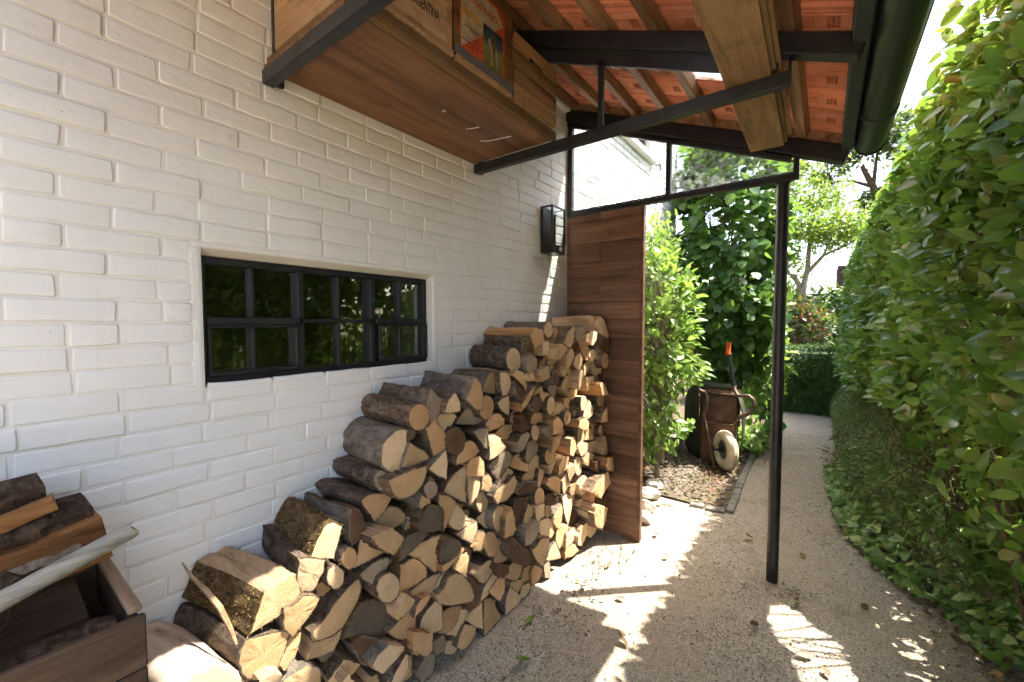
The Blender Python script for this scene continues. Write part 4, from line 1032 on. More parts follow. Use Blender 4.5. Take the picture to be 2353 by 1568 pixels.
tP fill 256 2311,261 2331,285 2320,315 2292,322 2271,297 2278,269
pP fill 201 2261,568 2251,605 2212,615 2198,575 2224,549
tP fill 239 2319,1414 2349,1416 2356,1446 2338,1472 2307,1462 2295,1434
gP fill 206 2073,151 2120,185 2093,238 2037,229 2031,176
pP fill 244 1249,667 1252,697 1224,709 1207,685 1220,660
gP fill 242 2622,989 2630,1022 2601,1045 2568,1029 2568,998 2592,983
tP fill 214 1716,815 1740,799 1764,818 1759,844 1736,855 1715,842
pP fill 230 1479,76 1453,59 1450,23 1481,8 1510,26 1512,61
tR fill 216 693,302 703,328 702,355 678,374 649,377 623,365 616,337 621,309 638,288 670,287
tP fill 200 2744,80 2772,85 2785,114 2767,137 2739,132 2729,105
gP fill 199 358,97 371,66 405,61 430,87 414,119 380,127
tR fill 261 1997,373 1998,407 1968,430 1941,435 1910,432 1891,402 1887,371 1913,349 1943,329 1976,350
pP fill 253 2748,357 2781,338 2810,363 2795,397 2756,390
oP fill 239 702,629 727,612 757,628 757,656 728,669 703,657
tP fill 247 832,28 852,51 835,77 808,80 794,54 806,26
tP fill 259 372,331 358,296 390,273 421,298 408,333
pP fill 260 2201,1264 2210,1302 2179,1323 2143,1316 2137,1277 2163,1253
tR fill 254 546,150 530,142 518,124 520,105 531,90 550,85 567,92 582,109 581,130 565,145
oR fill 240 2235,519 2236,536 2231,550 2214,558 2198,559 2182,545 2179,526 2190,508 2205,504 2223,503
gR fill 215 1719,727 1738,724 1751,739 1751,755 1746,769 1733,779 1715,776 1703,768 1696,750 1704,735
gR fill 206 1124,371 1138,383 1143,403 1141,422 1121,436 1101,434 1082,418 1077,399 1087,377 1105,365
pP fill 229 2415,548 2406,580 2374,579 2358,546 2390,526
oP fill 242 1843,1060 1823,1040 1838,1009 1871,1019 1871,1051
tP fill 237 2589,683 2575,716 2542,722 2527,686 2557,665
oP fill 230 2590,532 2559,536 2546,511 2569,490 2593,504
tR fill 260 2008,850 1987,838 1979,820 1989,799 2001,783 2021,785 2043,796 2045,813 2044,835 2029,848
pR fill 205 2634,831 2631,849 2626,868 2607,873 2588,869 2578,858 2575,839 2582,821 2598,814 2616,814
oR fill 232 2023,506 2015,493 2015,476 2020,459 2038,454 2056,459 2068,475 2064,491 2056,508 2040,512
pP fill 243 2046,1203 2032,1174 2054,1154 2081,1166 2076,1196
tP fill 226 707,133 695,105 719,84 743,99 740,127
tP fill 250 973,644 972,612 1001,605 1019,627 1002,651
pP fill 254 2604,1188 2632,1198 2637,1226 2609,1236 2592,1215
tP fill 252 483,410 455,426 432,400 450,372 481,381
tP fill 217 2177,987 2159,967 2174,943 2200,936 2215,960 2207,987
tP fill 250 512,466 511,433 543,426 562,455 538,477
pP fill 264 2368,968 2393,965 2412,985 2403,1011 2373,1016 2354,995
gP fill 222 1956,892 1977,913 1963,939 1935,934 1932,908
tR fill 263 1692,889 1708,899 1715,916 1705,935 1692,944 1674,943 1656,937 1649,917 1656,897 1672,886
tR fill 237 403,367 394,385 378,386 359,380 349,363 351,345 364,329 383,330 397,333 406,351
pR fill 211 2541,1278 2524,1289 2509,1288 2494,1278 2488,1264 2493,1250 2508,1235 2524,1236 2538,1248 2540,1263
tP fill 223 2279,52 2253,63 2237,36 2255,13 2285,25
tP fill 211 2136,238 2154,198 2197,211 2203,253 2163,270
tP fill 244 1371,709 1390,679 1423,687 1426,727 1392,735
pR foot 287 -469,113 -503,116 -530,91 -536,61 -523,26 -498,7 -462,9 -432,33 -432,66 -438,100
pP foot 292 -430,79 -405,13 -335,21 -319,84 -377,126
gP foot 304 -270,123 -311,86 -312,32 -259,10 -212,38 -215,96
oP foot 277 -114,101 -172,119 -210,62 -172,11 -107,34
tR foot 307 -92,92 -101,57 -89,22 -57,11 -22,17 1,35 14,69 -6,104 -34,124 -68,117
gP foot 280 47,6 110,29 107,101 42,113 5,61
oP foot 300 143,109 120,65 142,13 200,11 224,62 199,113
pP foot 288 233,95 234,25 302,6 343,67 297,122
gP foot 287 413,112 357,108 340,56 368,12 424,15 449,72
gP foot 287 530,108 474,114 438,67 469,20 524,12 555,60
pP foot 292 598,121 551,71 583,16 652,27 654,89
gR foot 297 667,63 677,28 701,14 737,9 761,30 773,63 766,100 738,120 703,122 669,94
oP foot 299 -403,130 -373,179 -401,233 -461,225 -484,177 -460,130
pR foot 292 -287,129 -267,164 -273,196 -291,228 -323,231 -355,225 -380,196 -371,161 -357,133 -321,122
pP foot 307 -219,231 -267,190 -242,133 -176,134 -166,204
oP foot 287 -56,205 -103,230 -150,207 -149,153 -104,126 -53,147
oP foot 283 -24,129 44,133 60,200 2,239 -55,192
tR foot 308 169,160 170,193 149,226 117,233 85,224 61,199 61,162 77,136 113,124 147,135
gR foot 309 184,142 211,129 246,123 273,149 282,182 264,218 238,234 204,225 173,207 171,174
pP foot 293 374,219 314,230 273,189 296,139 352,128 388,168
gR foot 305 403,143 431,118 465,130 487,153 499,184 488,218 455,232 419,232 398,204 382,172
tR foot 307 603,193 584,222 554,240 523,222 503,198 499,163 514,132 550,126 586,127 610,159
gP foot 292 709,149 701,214 640,231 610,173 648,128
pR foot 300 721,204 710,166 733,138 765,122 796,133 822,157 829,190 809,216 778,234 742,226
gP foot 281 -422,299 -459,345 -517,337 -535,287 -507,237 -446,251
tR foot 304 -411,336 -433,303 -419,268 -399,238 -365,233 -338,250 -315,283 -323,320 -349,339 -382,345
pR foot 301 -287,245 -254,233 -222,253 -206,286 -211,318 -240,345 -276,354 -305,328 -320,301 -319,268
gP foot 302 -178,349 -210,289 -168,238 -111,261 -109,333
oP foot 285 -44,242 3,266 5,322 -48,349 -95,319 -93,263
tP foot 296 81,235 115,280 99,338 47,350 3,306 23,252
pR foot 289 182,237 211,252 223,284 225,316 201,347 165,353 131,331 111,302 119,269 146,239
pP foot 304 231,294 255,245 311,248 339,293 309,338 256,338
oP foot 308 380,354 338,311 351,259 401,240 445,274 434,330
tP foot 298 558,313 512,345 460,335 451,276 488,241 542,259
gR foot 299 644,338 612,345 581,337 558,311 560,277 573,252 607,242 643,243 657,272 661,310
tP foot 283 -405,360 -371,407 -400,457 -461,457 -491,410 -458,360
tR foot 293 -372,386 -355,358 -318,354 -288,361 -264,396 -273,430 -291,452 -326,468 -361,456 -376,421
tP foot 277 -241,365 -177,365 -163,431 -217,467 -263,423
oP foot 281 -45,418 -95,470 -149,434 -141,365 -74,358
oP foot 290 -53,418 -23,363 44,370 59,430 -2,463
gP foot 288 106,469 55,417 88,355 155,368 166,434
gP foot 283 176,434 185,373 246,357 278,414 235,461
oR foot 286 -507,468 -474,466 -442,484 -422,513 -435,549 -459,576 -492,583 -527,567 -541,533 -530,498
gP foot 295 -405,565 -426,517 -397,469 -336,477 -314,530 -352,575
pR foot 278 -236,571 -271,579 -305,563 -323,535 -312,500 -293,470 -258,472 -228,485 -205,511 -209,547
tP foot 281 -179,472 -114,485 -105,553 -165,583 -209,530
pR foot 310 -84,481 -49,471 -17,476 8,503 4,538 -7,569 -43,582 -78,567 -94,542 -98,508
tP foot 310 89,469 120,521 90,570 34,571 7,525 36,479
"""
ENDM = {c: 'end_' + c for c in 'ptogdmb'}
SPL = dict(p='split_pale', t='split_pale', o='split_warm', g='split_grey', d='split_dark', m='split_dark', b='split_pale')
CW = dict(p='pale', t='tan', o='orange-tan', g='grey weathered', d='dark brown', m='mossy', b='cream')
def resample(P, step):
    """keep split corners sharp, round the bark side; returns points and a bark flag for each edge"""
    n = len(P); sm = []
    for i in range(n):
        a = P[i] - P[i - 1]; b_ = P[(i + 1) % n] - P[i]
        ang = abs(math.atan2(a[0] * b_[1] - a[1] * b_[0], a @ b_)); sm.append(ang < R(42))
    pts = []; fl = []
    for i in range(n):
        j = (i + 1) % n; p, q = P[i], P[j]; L = np.linalg.norm(q - p); e = q - p
        m0 = (P[j] - P[i - 1]) * .5 if sm[i] else e; m1 = (P[(j + 1) % n] - P[i]) * .5 if sm[j] else e
        m0 = m0 * min(1, L / (np.linalg.norm(m0) + 1e-9)); m1 = m1 * min(1, L / (np.linalg.norm(m1) + 1e-9))
        k = max(1, int(round(L / step)))
        for s_ in range(k):
            t = s_ / k
            h = (2 * t ** 3 - 3 * t ** 2 + 1) * p + (t ** 3 - 2 * t ** 2 + t) * m0 + (-2 * t ** 3 + 3 * t ** 2) * q + (t ** 3 - t ** 2) * m1
            pts.append(h); fl.append(bool(sm[i] or sm[j]))
    return np.array(pts), fl, sm
log_list = []
def make_log(line):
    w_ = line.split(); c, rnd = w_[0][0], w_[0][1] == 'R'; tg = w_[1]; xf = int(w_[2]) / 1000
    P = np.array([[int(a) for a in q.split(',')] for q in w_[3:]], float) / 1000
    A = .5 * np.sum(P[:, 0] * np.roll(P[:, 1], -1) - np.roll(P[:, 0], -1) * P[:, 1])
    if A < 0: P = P[::-1].copy(); A = -A
    seed = abs(int(P[0, 0] * 7919 + P[0, 1] * 104729 + xf * 977)); r = random.Random(seed); rg = np.random.default_rng(seed)
    pts, fl, sm = resample(P, .011)
    if rnd: fl = [True] * len(pts)
    elif not any(fl): fl = [False] * len(pts)
    n = len(pts); cen = pts.mean(0)
    # pith: middle of a round, else the corner furthest from the bark
    if rnd: pith = cen + rg.normal(0, .004, 2)
    else:
        bp = np.array([p for p, f_ in zip(pts, fl) if f_]) if any(fl) else pts
        pith = P[np.argmax([np.linalg.norm(bp - q, axis=1).mean() for q in P])]
    nx = 9; x0 = .008 + r.uniform(0, .012); xs = np.linspace(x0, xf, nx)
    skew = np.array([r.uniform(-.02, .02), r.uniform(-.006, .006)]); tw = r.uniform(-.10, .10); sc0 = r.uniform(.93, 1.04)
    if tg == 'beech': skew = np.array([-.055, .02])
    if tg in ('wedge', 'half'): skew = np.array([-.07, .03]) if tg == 'wedge' else np.array([-.075, .01])
    edge = rg.normal(0, .0011, n) * np.array([1.0 if q_ else 1.9 for q_ in fl]); ph = rg.uniform(0, 6.28, (3, 2))
    tilt = (r.uniform(-.10, .10), r.uniform(-.08, .08))
    V = []
    rough_b = .0035 if c in 'dm' else .0016
    for i, x in enumerate(xs):
        t = (xf - x) / (xf - x0); a = tw * t; ca, sa = math.cos(a), math.sin(a)
        d = (pts - cen) * (1 + (sc0 - 1) * t)
        q = cen + d @ np.array([[ca, sa], [-sa, ca]]) + skew * t
        nrm = d / (np.linalg.norm(d, axis=1)[:, None] + 1e-9)
        bow = .006 * math.sin(math.pi * t + ph[0, 0]) - .006 * math.sin(ph[0, 0])
        q = q + nrm * (edge + rg.normal(0, rough_b if 0 < i < nx - 1 else .0008, n))[:, None] + np.array([bow, bow * .5])
        if i == nx - 1:                                    # small wane at the sawn rim
            pass
        for k in range(n):
            xx = x + (tilt[0] * (q[k, 0] - cen[0]) + tilt[1] * (q[k, 1] - cen[1]) if i == nx - 1 else 0)
            V.append((xx, q[k, 0], q[k, 1]))
    V = np.array(V); org = np.array((xf, pith[0], pith[1]))
    fb_, fs_ = [], []
    for i in range(nx - 1):
        for k in range(n):
            q = (i * n + k, i * n + (k + 1) % n, (i + 1) * n + (k + 1) % n, (i + 1) * n + k)
            (fb_ if fl[k] else fs_).append(q[::-1])
    fs_.append(tuple(range(n)))
    bm_ = 'bark_moss' if c == 'm' or tg in ('mossy', 'wedge') else 'bark_beech' if c == 'b' else r.choice(['bark_brown', 'bark_grey', 'bark_brown', 'bark_dark']) if c not in 'gd' else r.choice(['bark_dark', 'bark_grey'])
    if tg in ('bighalf',): bm_ = 'bark_grey'
    def sub(faces):
        used = sorted({i for f_ in faces for i in f_}); mp = {u: i for i, u in enumerate(used)}
        return (V[used] - org), [tuple(mp[i] for i in f_) for f_ in faces]
    nm = 'firewood_log'
    if len(fs_) > 1: v, f = sub(fs_); main = raw_mesh(nm, v, f, [SPL[c]], 38)
    else: v, f = sub(fb_ + fs_); main = raw_mesh(nm, v, f, [bm_], 50)
    ob = bpy.data.objects.new(nm, main); col.objects.link(ob); ob.location = org
    if len(fs_) > 1 and fb_:
        v, f = sub(fb_); place('bark', raw_mesh('bark', v, f, [bm_], 50), ob, Matrix.Identity(4))
    # sawn end: inset ring so the rim catches light, then a slightly uneven face
    last = V[(nx - 1) * n:]; cx = last.mean(0)
    kk = np.array([.925 if (fl[k] and fl[k - 1]) else .985 for k in range(n)])[:, None] + rg.normal(0, .006, (n, 1))
    ring2 = cx + (last - cx) * kk + np.array((.0012, 0, 0)); ring3 = cx + (last - cx) * .55 + np.array((.0015, 0, 0)); ring3[:, 0] += rg.normal(0, .0012, n)
    ev = np.vstack([last, ring2, ring3, [cx + np.array((.002, 0, 0))]]) - org; ef = []
    for a in range(2):
        for k in range(n): ef.append((a * n + k, a * n + (k + 1) % n, (a + 1) * n + (k + 1) % n, (a + 1) * n + k))
    for k in range(n): ef.append((2 * n + k, 2 * n + (k + 1) % n, 3 * n))
    mi = [1 if (k < n and fl[k]) else 0 for k in range(len(ef))]
    ev = ev.tolist()
    for _ in range(int(n * .55)):                           # torn fibres round the cut
        k = rg.integers(0, n); p = last[k] - org; o_ = last[k] - cx; o_ = o_ / (np.linalg.norm(o_) + 1e-9)
        dr = o_ * .6 + np.array((rg.uniform(-.2, .9), 0, -.35)) + rg.normal(0, .35, 3); dr = dr / np.linalg.norm(dr) * rg.uniform(.003, .011)
        sd = np.cross(dr, rg.normal(0, 1, 3)); sd = sd / (np.linalg.norm(sd) + 1e-9) * rg.uniform(.0006, .0016)
        b0 = len(ev); ev += [(p - sd).tolist(), (p + sd).tolist(), (p + dr).tolist()]; ef.append((b0, b0 + 1, b0 + 2)); mi.append(int(rg.random() < .35))
    em_ = raw_mesh('sawn_end', ev, ef, [ENDM[c], bm_], 40); em_.polygons.foreach_set('material_index', mi)
    place('sawn_end', em_, ob, Matrix.Identity(4))
    smf = sum(fl) / len(fl); ext = P.max(0) - P.min(0); sp = np.linalg.svd(P - P.mean(0))[1]; el = sp[0] / max(sp[1], 1e-6)
    shape = 'recessed' if tg == 'fill' else 'round' if rnd else 'slab-like' if el > 2.1 else 'half-round' if smf > .55 else 'wedge-shaped' if len(P) <= 6 else 'split'
    log_list.append(dict(o=ob, c=c, tag=tg, shape=shape, y=cen[0], z=cen[1], A=A, V=V, n=n, nx=nx, fl=fl, org=org, bm=bm_))
for ln in LOGS.strip().split('\n'): make_log(ln)
SPEC = dict(beech='cream smooth-barked log lying lowest left beside the kindling box', half='big halved log with orange end under the mossy wedge log',
            wedge='largest split wedge with mossy bark side, topmost at the near end', mossy='moss-covered split chunk with sunlit pale end at near end',
            flap='pale triangular log with peeling grey bark on its top', bighalf='thickest half log, grey bark, resting mid-stack against the wall',
            topblock='orange squared block lying topmost beside the walnut panel')
ORD = ['zeroth'] + 'first second third fourth fifth sixth seventh eighth ninth tenth eleventh twelfth thirteenth fourteenth fifteenth sixteenth seventeenth eighteenth nineteenth twentieth'.split()
cls = {}
for d in log_list:
    d['o']['category'] = 'log'; d['o']['group'] = 'firewood stacked against the wall'
    if d['tag'] in SPEC: d['o']['label'] = SPEC[d['tag']]
    else:
        zone = 'hidden' if d['tag'] == 'foot' else 'lower' if d['z'] < .5 else 'middle' if d['z'] < 1.0 else 'upper'
        cls.setdefault((zone, d['c'], d['shape']), []).append(d)
for (zone, c, shape), ds in cls.items():
    ds.sort(key=lambda d: -d['y'])
    for i, d in enumerate(ds):
        od = ORD[i + 1] if i + 1 < len(ORD) else f'{i + 1}th'
        if zone == 'hidden': d['o']['label'] = f"{CW[c]} {shape} log under the kindling box, {od} such from the walnut panel"
        elif len(ds) == 1: d['o']['label'] = f"only {CW[c]} {shape} log in the {zone} third of the firewood stack"
        else:
            d['o']['label'] = f"{CW[c]} {shape} log in the stack's {zone} third, {od} such from walnut panel"
# dry moss fibres on two bark faces
for d in log_list:
    if d['tag'] in ('wedge', 'mossy') or (d['c'] == 'm' and d['tag'] == '-'):
        V, n, nx = d['V'], d['n'], d['nx']; ks = [k for k in range(n) if d['fl'][k]]
        if not ks: continue
        rg = np.random.default_rng(3); v = []; f = []
        for _ in range(2600 if d['tag'] != '-' else 500):
            k = rg.choice(ks); i = rg.integers(0, nx - 1); u, t = rg.random(2)
            a, b_, c_ = V[i * n + k], V[i * n + (k + 1) % n], V[(i + 1) * n + k]
            p = a + (b_ - a) * u + (c_ - a) * t
            nr = np.cross(b_ - a, c_ - a); nr = nr / (np.linalg.norm(nr) + 1e-9); cc = V[i * n:(i + 1) * n].mean(0)
            if nr @ (p - cc) < 0: nr = -nr
            dr = nr * .5 + rg.normal(0, .7, 3); dr = dr / np.linalg.norm(dr) * rg.uniform(.004, .013)
            sd = np.cross(dr, rg.normal(0, 1, 3)); sd = sd / (np.linalg.norm(sd) + 1e-9) * rg.uniform(.0008, .002)
            o = len(v); v += list(np.array([p - sd, p + sd, p + dr]) - d['org']); f.append((o, o + 1, o + 2))
        place('moss', raw_mesh('moss', v, f, ['moss_fibre']), d['o'], Matrix.Identity(4))['kind'] = 'stuff'
# peeled strip of bark lying over the near logs
q = MB(); pts = [(-1.30, .330, .735), (-1.25, .335, .715), (-1.20, .350, .690), (-1.16, .365, .655), (-1.125, .375, .610), (-1.11, .380, .578)]
q.tube(pts, [.002, .004, .006, .007, .005, .003], 6); o = q.build('wood_strip', 'split_pale', origin=pts[0], smooth=50)
tag(o, 'thin peeled strip of pale wood leaning on the near logs', 'wood strip')

# ---------------------------------------------------------------- shelf, crates, planks, lantern
sh = thing('wall_shelf', (-1.15, 1.07, 2.115), 'brown varnished board shelf hung high along the white brick wall', 'shelf')
q = MB(); q.box((-1.384, .594, 2.115), (-.951, 1.540, 2.130), .001); q.build('board', 'shelf_wood', sh)
q = MB(); q.box((-.950, .600, 2.1155), (-.928, 1.552, 2.152), .002); q.build('front_edge', 'shelf_edge', sh)
q = MB(); q.box((-1.380, .600, 2.1305), (-.951, 1.538, 2.152), .001); q.build('upper_board', 'shelf_edge', sh)
for p_ in ([(-1.135, 1.090, 0), (-1.128, 1.098, 0), (-1.118, 1.094, 0), (-1.124, 1.085, 0)], [(-1.16, 1.245, 0), (-1.135, 1.255, 0), (-1.105, 1.262, 0), (-1.118, 1.268, 0)], [(-1.19, 1.36, 0), (-1.15, 1.385, 0), (-1.09, 1.395, 0), (-1.055, 1.405, 0), (-1.062, 1.394, 0)]):
    q = MB(); q.tube([(x_, y_, 2.1147) for x_, y_, z_ in p_], [.0008] + [.0016] * (len(p_) - 2) + [.0008], 5); q.build('plaster_fleck', 'plaster', sh)
def nails(parent, pts, r=.0022):
    for p in pts:
        q = MB(); q.lathe(p, (1, 0, 0), [(0, .0012), (r, .0008), (r, -.0005)], 8); q.build('nail', 'nail', parent)
def wallpanel(me, name, parent, x, y, z, axis='x'):
    """text mesh (x right, y up) hung on a face looking towards +x, reading along +y"""
    m4 = Matrix(((0, 0, 1, 0), (1, 0, 0, 0), (0, 1, 0, 0), (0, 0, 0, 1)))
    m4 = Matrix.Translation(W(x, y, z) - W(*parent['_o'])) @ m4; return place(name, me, parent, m4)
# crate with the stencilled country name
c1 = thing('wooden_crate', (-1.1, .78, 2.153), 'pale crate stencilled ARGENTINA on the shelf, nearest the camera', 'crate', 'fruit crates on the shelf')
zb = 2.176
for z0, z1 in ((zb, zb + .150), (zb + .1525, zb + .245)):
    q = MB(); q.box((-.936, .634, z0), (-.926, .917, z1), .0012); q.build('side_board', 'crate_tan', c1)
q = MB(); q.box((-1.36, .634, zb), (-1.35, .917, zb + .245), .001); q.build('side_board', 'crate_tan', c1)
for y0, y1, m_ in ((.616, .6335, 'crate_end'), (.9175, .935, 'crate_end')):
    for z0, z1 in ((zb, zb + .112), (zb + .1135, zb + .245)):
        q = MB(); q.box((-1.36, y0, z0), (-.924, y1, z1), .0012); q.build('end_board', m_, c1)
q = MB(); q.box((-1.349, .636, zb), (-.937, .916, zb + .01)); q.build('base_board', 'crate_tan', c1)
q = MB(); pr = random.Random(2); pts = []
for i in range(15):
    t = i / 14; q.obox((-.934 + pr.uniform(-.001, .004), .622 + .306 * t, 2.1645 + pr.uniform(-.001, .0015)), ((0, 1, 0), (1, 0, 0), (0, 0, 1)), (.0112, .014, .0105), .003)
q.build('runner', 'runner_wood', c1)
st_ = wallpanel(text_mesh('ARGENTINA', .046, 'ink_black', .0002, .0006, 'RIGHT', .95), 'stencil', c1, -.9257, .884, 2.241); st_.matrix_basis = st_.matrix_basis @ Matrix.Diagonal((.50, 1, 1, 1))
mk = MB()                                            # pencil scrawl on the end boards
def scrawl(pts, w=.0016):
    for a, b_ in zip(pts, pts[1:]): mk.bar((a[0], .6156, a[1]), (b_[0], .6156, b_[1]), .0006, w, up=(0, 0, 1))
zz = zb + .10
scrawl([(-1.285, zz + .030), (-1.272, zz + .012), (-1.265, zz + .030), (-1.262, zz - .005)]); scrawl([(-1.235, zz + .05), (-1.232, zz + .01), (-1.222, zz + .028), (-1.214, zz + .012)])
scrawl([(-1.19, zz + .055), (-1.188, zz + .018)]); scrawl([(-1.315, zz + .02), (-1.31, zz + .035), (-1.318, zz + .052)])
mk.build('pencil_marks', 'ink_black', c1)
# crate with the printed fruit label (picture replaced by a plain rider-on-horse scene)
c2_ = thing('wooden_crate', (-1.1, 1.09, 2.153), 'dark crate with torn red APPLES paper label on the shelf', 'crate', 'fruit crates on the shelf')
za, zt = 2.184, 2.455; y0, y1 = .944, 1.236
q = MB(); q.box((-.936, y0, za), (-.924, y1, zt), .0012); q.build('side_board', 'crate_brown', c2_)
q = MB(); q.box((-1.36, y0, za), (-1.35, y1, zt), .001); q.build('side_board', 'crate_brown', c2_)
for a, b_ in ((y0 - .003, y0 + .018), (y1 - .018, y1 + .003)):
    q = MB(); q.box((-1.349, a + .004, za), (-.937, b_ - .004, zt), .001); q.build('end_board', 'crate_brown', c2_)
q = MB(); q.box((-1.349, y0 + .018, za), (-.937, y1 - .018, za + .01)); q.build('base_board', 'crate_brown', c2_)
q = MB(); q.box((-.9235, y0 - .001, za - .012), (-.918, y1 + .004, za + .014), .001); q.build('bottom_strip', 'grey_plastic', c2_)
q = MB(); q.box((-.950, y0 + .004, 2.1535), (-.916, y1 - .008, 2.1710), .003); q.build('runner', 'runner_wood', c2_)
nails(c2_, [(-.9163, y0 + t, 2.162) for t in (.03, .09, .15, .21, .26)], .0026)
XL = -.9232
def flat(name, pts, mat, dx, parent):
    q = MB(); q.add([(XL + dx, y, z) for y, z in pts] + [(XL + dx - .0004, y, z) for y, z in pts], [tuple(range(len(pts)))] + [(i, i + len(pts), (i + 1) % len(pts) + len(pts), (i + 1) % len(pts)) for i in range(len(pts))]); return q.build(name, mat, parent)
ly0, ly1, lz0, lz1 = .962, 1.190, za + .014, zt - .030
rr = random.Random(9)
torn = [(ly0 + rr.uniform(0, .010), lz0 + (lz1 - lz0) * (1 - i / 14)) for i in range(15)]
lab = flat('paper_label', torn + [(ly1, lz0), (ly1 + .001, lz1)], 'paper_red', .0004, c2_)
flat('label_triangle', [(ly0 + .008, lz1 - .012), (ly0 + .010, 2.206), (1.073, 2.286), (1.182, 2.372), (1.150, lz1 - .012)], 'paper_cream', .0008, lab)
flat('label_picture', [(1.076, lz0 + .004), (1.180, lz0 + .004), (1.180, 2.330), (1.172, 2.334), (1.076, 2.332)], 'paper_picture', .0012, lab)
flat('label_horse', [(1.100, 2.288), (1.110, 2.300), (1.118, 2.280), (1.144, 2.276), (1.152, 2.264), (1.150, 2.213), (1.145, 2.213), (1.142, 2.250), (1.124, 2.250), (1.121, 2.210), (1.115, 2.210), (1.115, 2.258), (1.108, 2.273), (1.102, 2.276)], 'paper_horse', .0016, lab)
flat('label_rider', [(1.124, 2.250), (1.136, 2.246), (1.138, 2.288), (1.142, 2.306), (1.136, 2.314), (1.136, 2.324), (1.127, 2.324), (1.127, 2.314), (1.121, 2.306), (1.123, 2.283)], 'paper_figure', .0020, lab)
def lt(txt, size, mat, y, z, bold=0, sp=1.0): wallpanel(text_mesh(txt, size, mat, .0001, bold, 'LEFT', sp), 'label_lettering', lab, XL + .0014, y, z)
lt('RED WINNER', .034, 'paper_red', .985, 2.372, .0006, .95); lt('APPLES', .040, 'paper_yellow', .975, 2.318, .0008, .80)
lt('PRODUCT OF USA', .0115, 'ink_black', .985, 2.276, 0, .8); lt('GROWN & PACKED BY', .0078, 'ink_black', .990, 2.244)
lt('OKANOGAN GROWERS UNION', .0092, 'ink_black', .974, 2.232, .0002, .84); lt('OKANOGAN, WASH.', .0075, 'ink_black', .995, 2.219); lt('U.S.A.', .0075, 'ink_black', 1.015, 2.208)
# slatted crate with a hand hole
c3 = thing('slatted_crate', (-1.1, 1.4, 2.153), 'brown slatted crate with hand slot at the far shelf end', 'crate', 'fruit crates on the shelf')
y0, y1 = 1.256, 1.548; zs = [2.172, 2.229, 2.2865, 2.345, 2.404]
for i in range(4):
    for xx, lit in ((-.930, True), (-1.355, False)):
        q = MB()
        if i == 3 and lit:                             # top slat has the slot cut from its lower edge
            for a, b_, c0, c1_ in ((y0, 1.352, 0, 0), (1.352, 1.455, .018, 0), (1.455, y1, 0, 0)): q.box((xx - .005, a, zs[i] + .001 + c0), (xx + .005, b_, zs[i + 1] - .001), .001)
        else: q.box((xx - .005, y0, zs[i] + (.0025 if i else 0)), (xx + .005, y1, zs[i + 1] - .0025 - (.003 if i == 1 and lit else 0)), .0012)
        q.build('slat', 'crate_slat', c3)
for yy in (y0, y1 - .014):
    for i in range(4):
        q = MB(); q.box((-1.349, yy, zs[i] + .002), (-.9355, yy + .012, zs[i + 1] - .003), .001); q.build('end_slat', 'crate_slat', c3)
    for xx in (-.950, -1.345):
        q = MB(); q.box((xx, yy + (.0125 if yy == y0 else -.0135), 2.172), (xx + .0135, yy + (.026 if yy == y0 else -.0005), 2.40), .001); q.build('corner_post', 'crate_slat', c3)
q = MB(); q.box((-1.349, y0 + .014, 2.172), (-.9355, y1 - .016, 2.180)); q.build('base_board', 'crate_slat', c3)
q = MB(); q.box((-.948, y0 - .004, 2.1535), (-.922, y1 - .012, 2.1705), .003); q.build('runner', 'runner_wood', c3)
nails(c3, [(-.9247, y, z) for y in (y0 + .012, y1 - .012) for i in range(4) for z in (zs[i] + .017, zs[i + 1] - .018)], .0028)
# loose planks lying over the racks
def plank(xa, xb_, wd, ya, yb_, z, th, label):
    q = MB(); m_ = (yb_ - ya) / 2; c = Vector(((xa + xb_) / 2, (ya + yb_) / 2, z + th / 2)); d = Vector((xb_ - xa, yb_ - ya, 0)).normalized()
    q.obox(c, (d, (d.y, -d.x, 0), (0, 0, 1)), (m_, wd / 2, th / 2), .0015); o = q.build('timber_plank', 'plank_wood', origin=(c.x, c.y, z)); tag(o, label, 'plank', 'planks stored under the roof')
plank(-.200, -.224, .128, .30, 2.180, 2.1135, .016, 'lowest of the stored brown planks resting on the hanging rack')
plank(-.186, -.212, .126, .25, 2.192, 2.1300, .016, 'middle stored plank, sandwiched between two others on the rack')
plank(-.178, -.192, .120, .30, 2.165, 2.1465, .016, 'topmost of the stored brown planks, shifted towards the gutter')
# wall lantern
lo = (-1.385, 2.21, 1.765); la = thing('wall_lantern', lo, 'black box lantern with clear glass on the white wall', 'lantern')
ly0, ly1, lz0, lz1, lx0, lx1 = 2.133, 2.285, 1.765, 2.043, -1.381, -1.297
q = MB(); q.box((lx0, ly0 + .0005, lz0 + .05), (lx0 + .006, ly1 - .0005, lz1 - .002)); q.build('back_plate', 'lamp_black', la)
q = MB(); q.box((lx0, ly0, lz0), (lx1, ly1, lz0 + .050), .002); base = q.build('base_box', 'lamp_black', la)
q = MB(); q.box((lx0, ly0, lz1 - .010), (lx1, ly0 + .010, lz1), .001); q.box((lx0, ly1 - .010, lz1 - .010), (lx1, ly1, lz1), .001); q.box((lx1 - .010, ly0 + .010, lz1 - .010), (lx1, ly1 - .010, lz1), .001); q.box((lx0, ly0 + .010, lz1 - .010), (lx0 + .010, ly1 - .010, lz1), .001); q.build('top_frame', 'lamp_black', la)
for xx, yy in ((lx1 - .010, ly0), (lx1 - .010, ly1 - .010), (lx0 + .006, ly0), (lx0 + .006, ly1 - .010)):
    q = MB(); q.box((xx, yy, lz0 + .050), (xx + .010, yy + .010, lz1 - .010), .001); q.build('corner_bar', 'lamp_black', la)
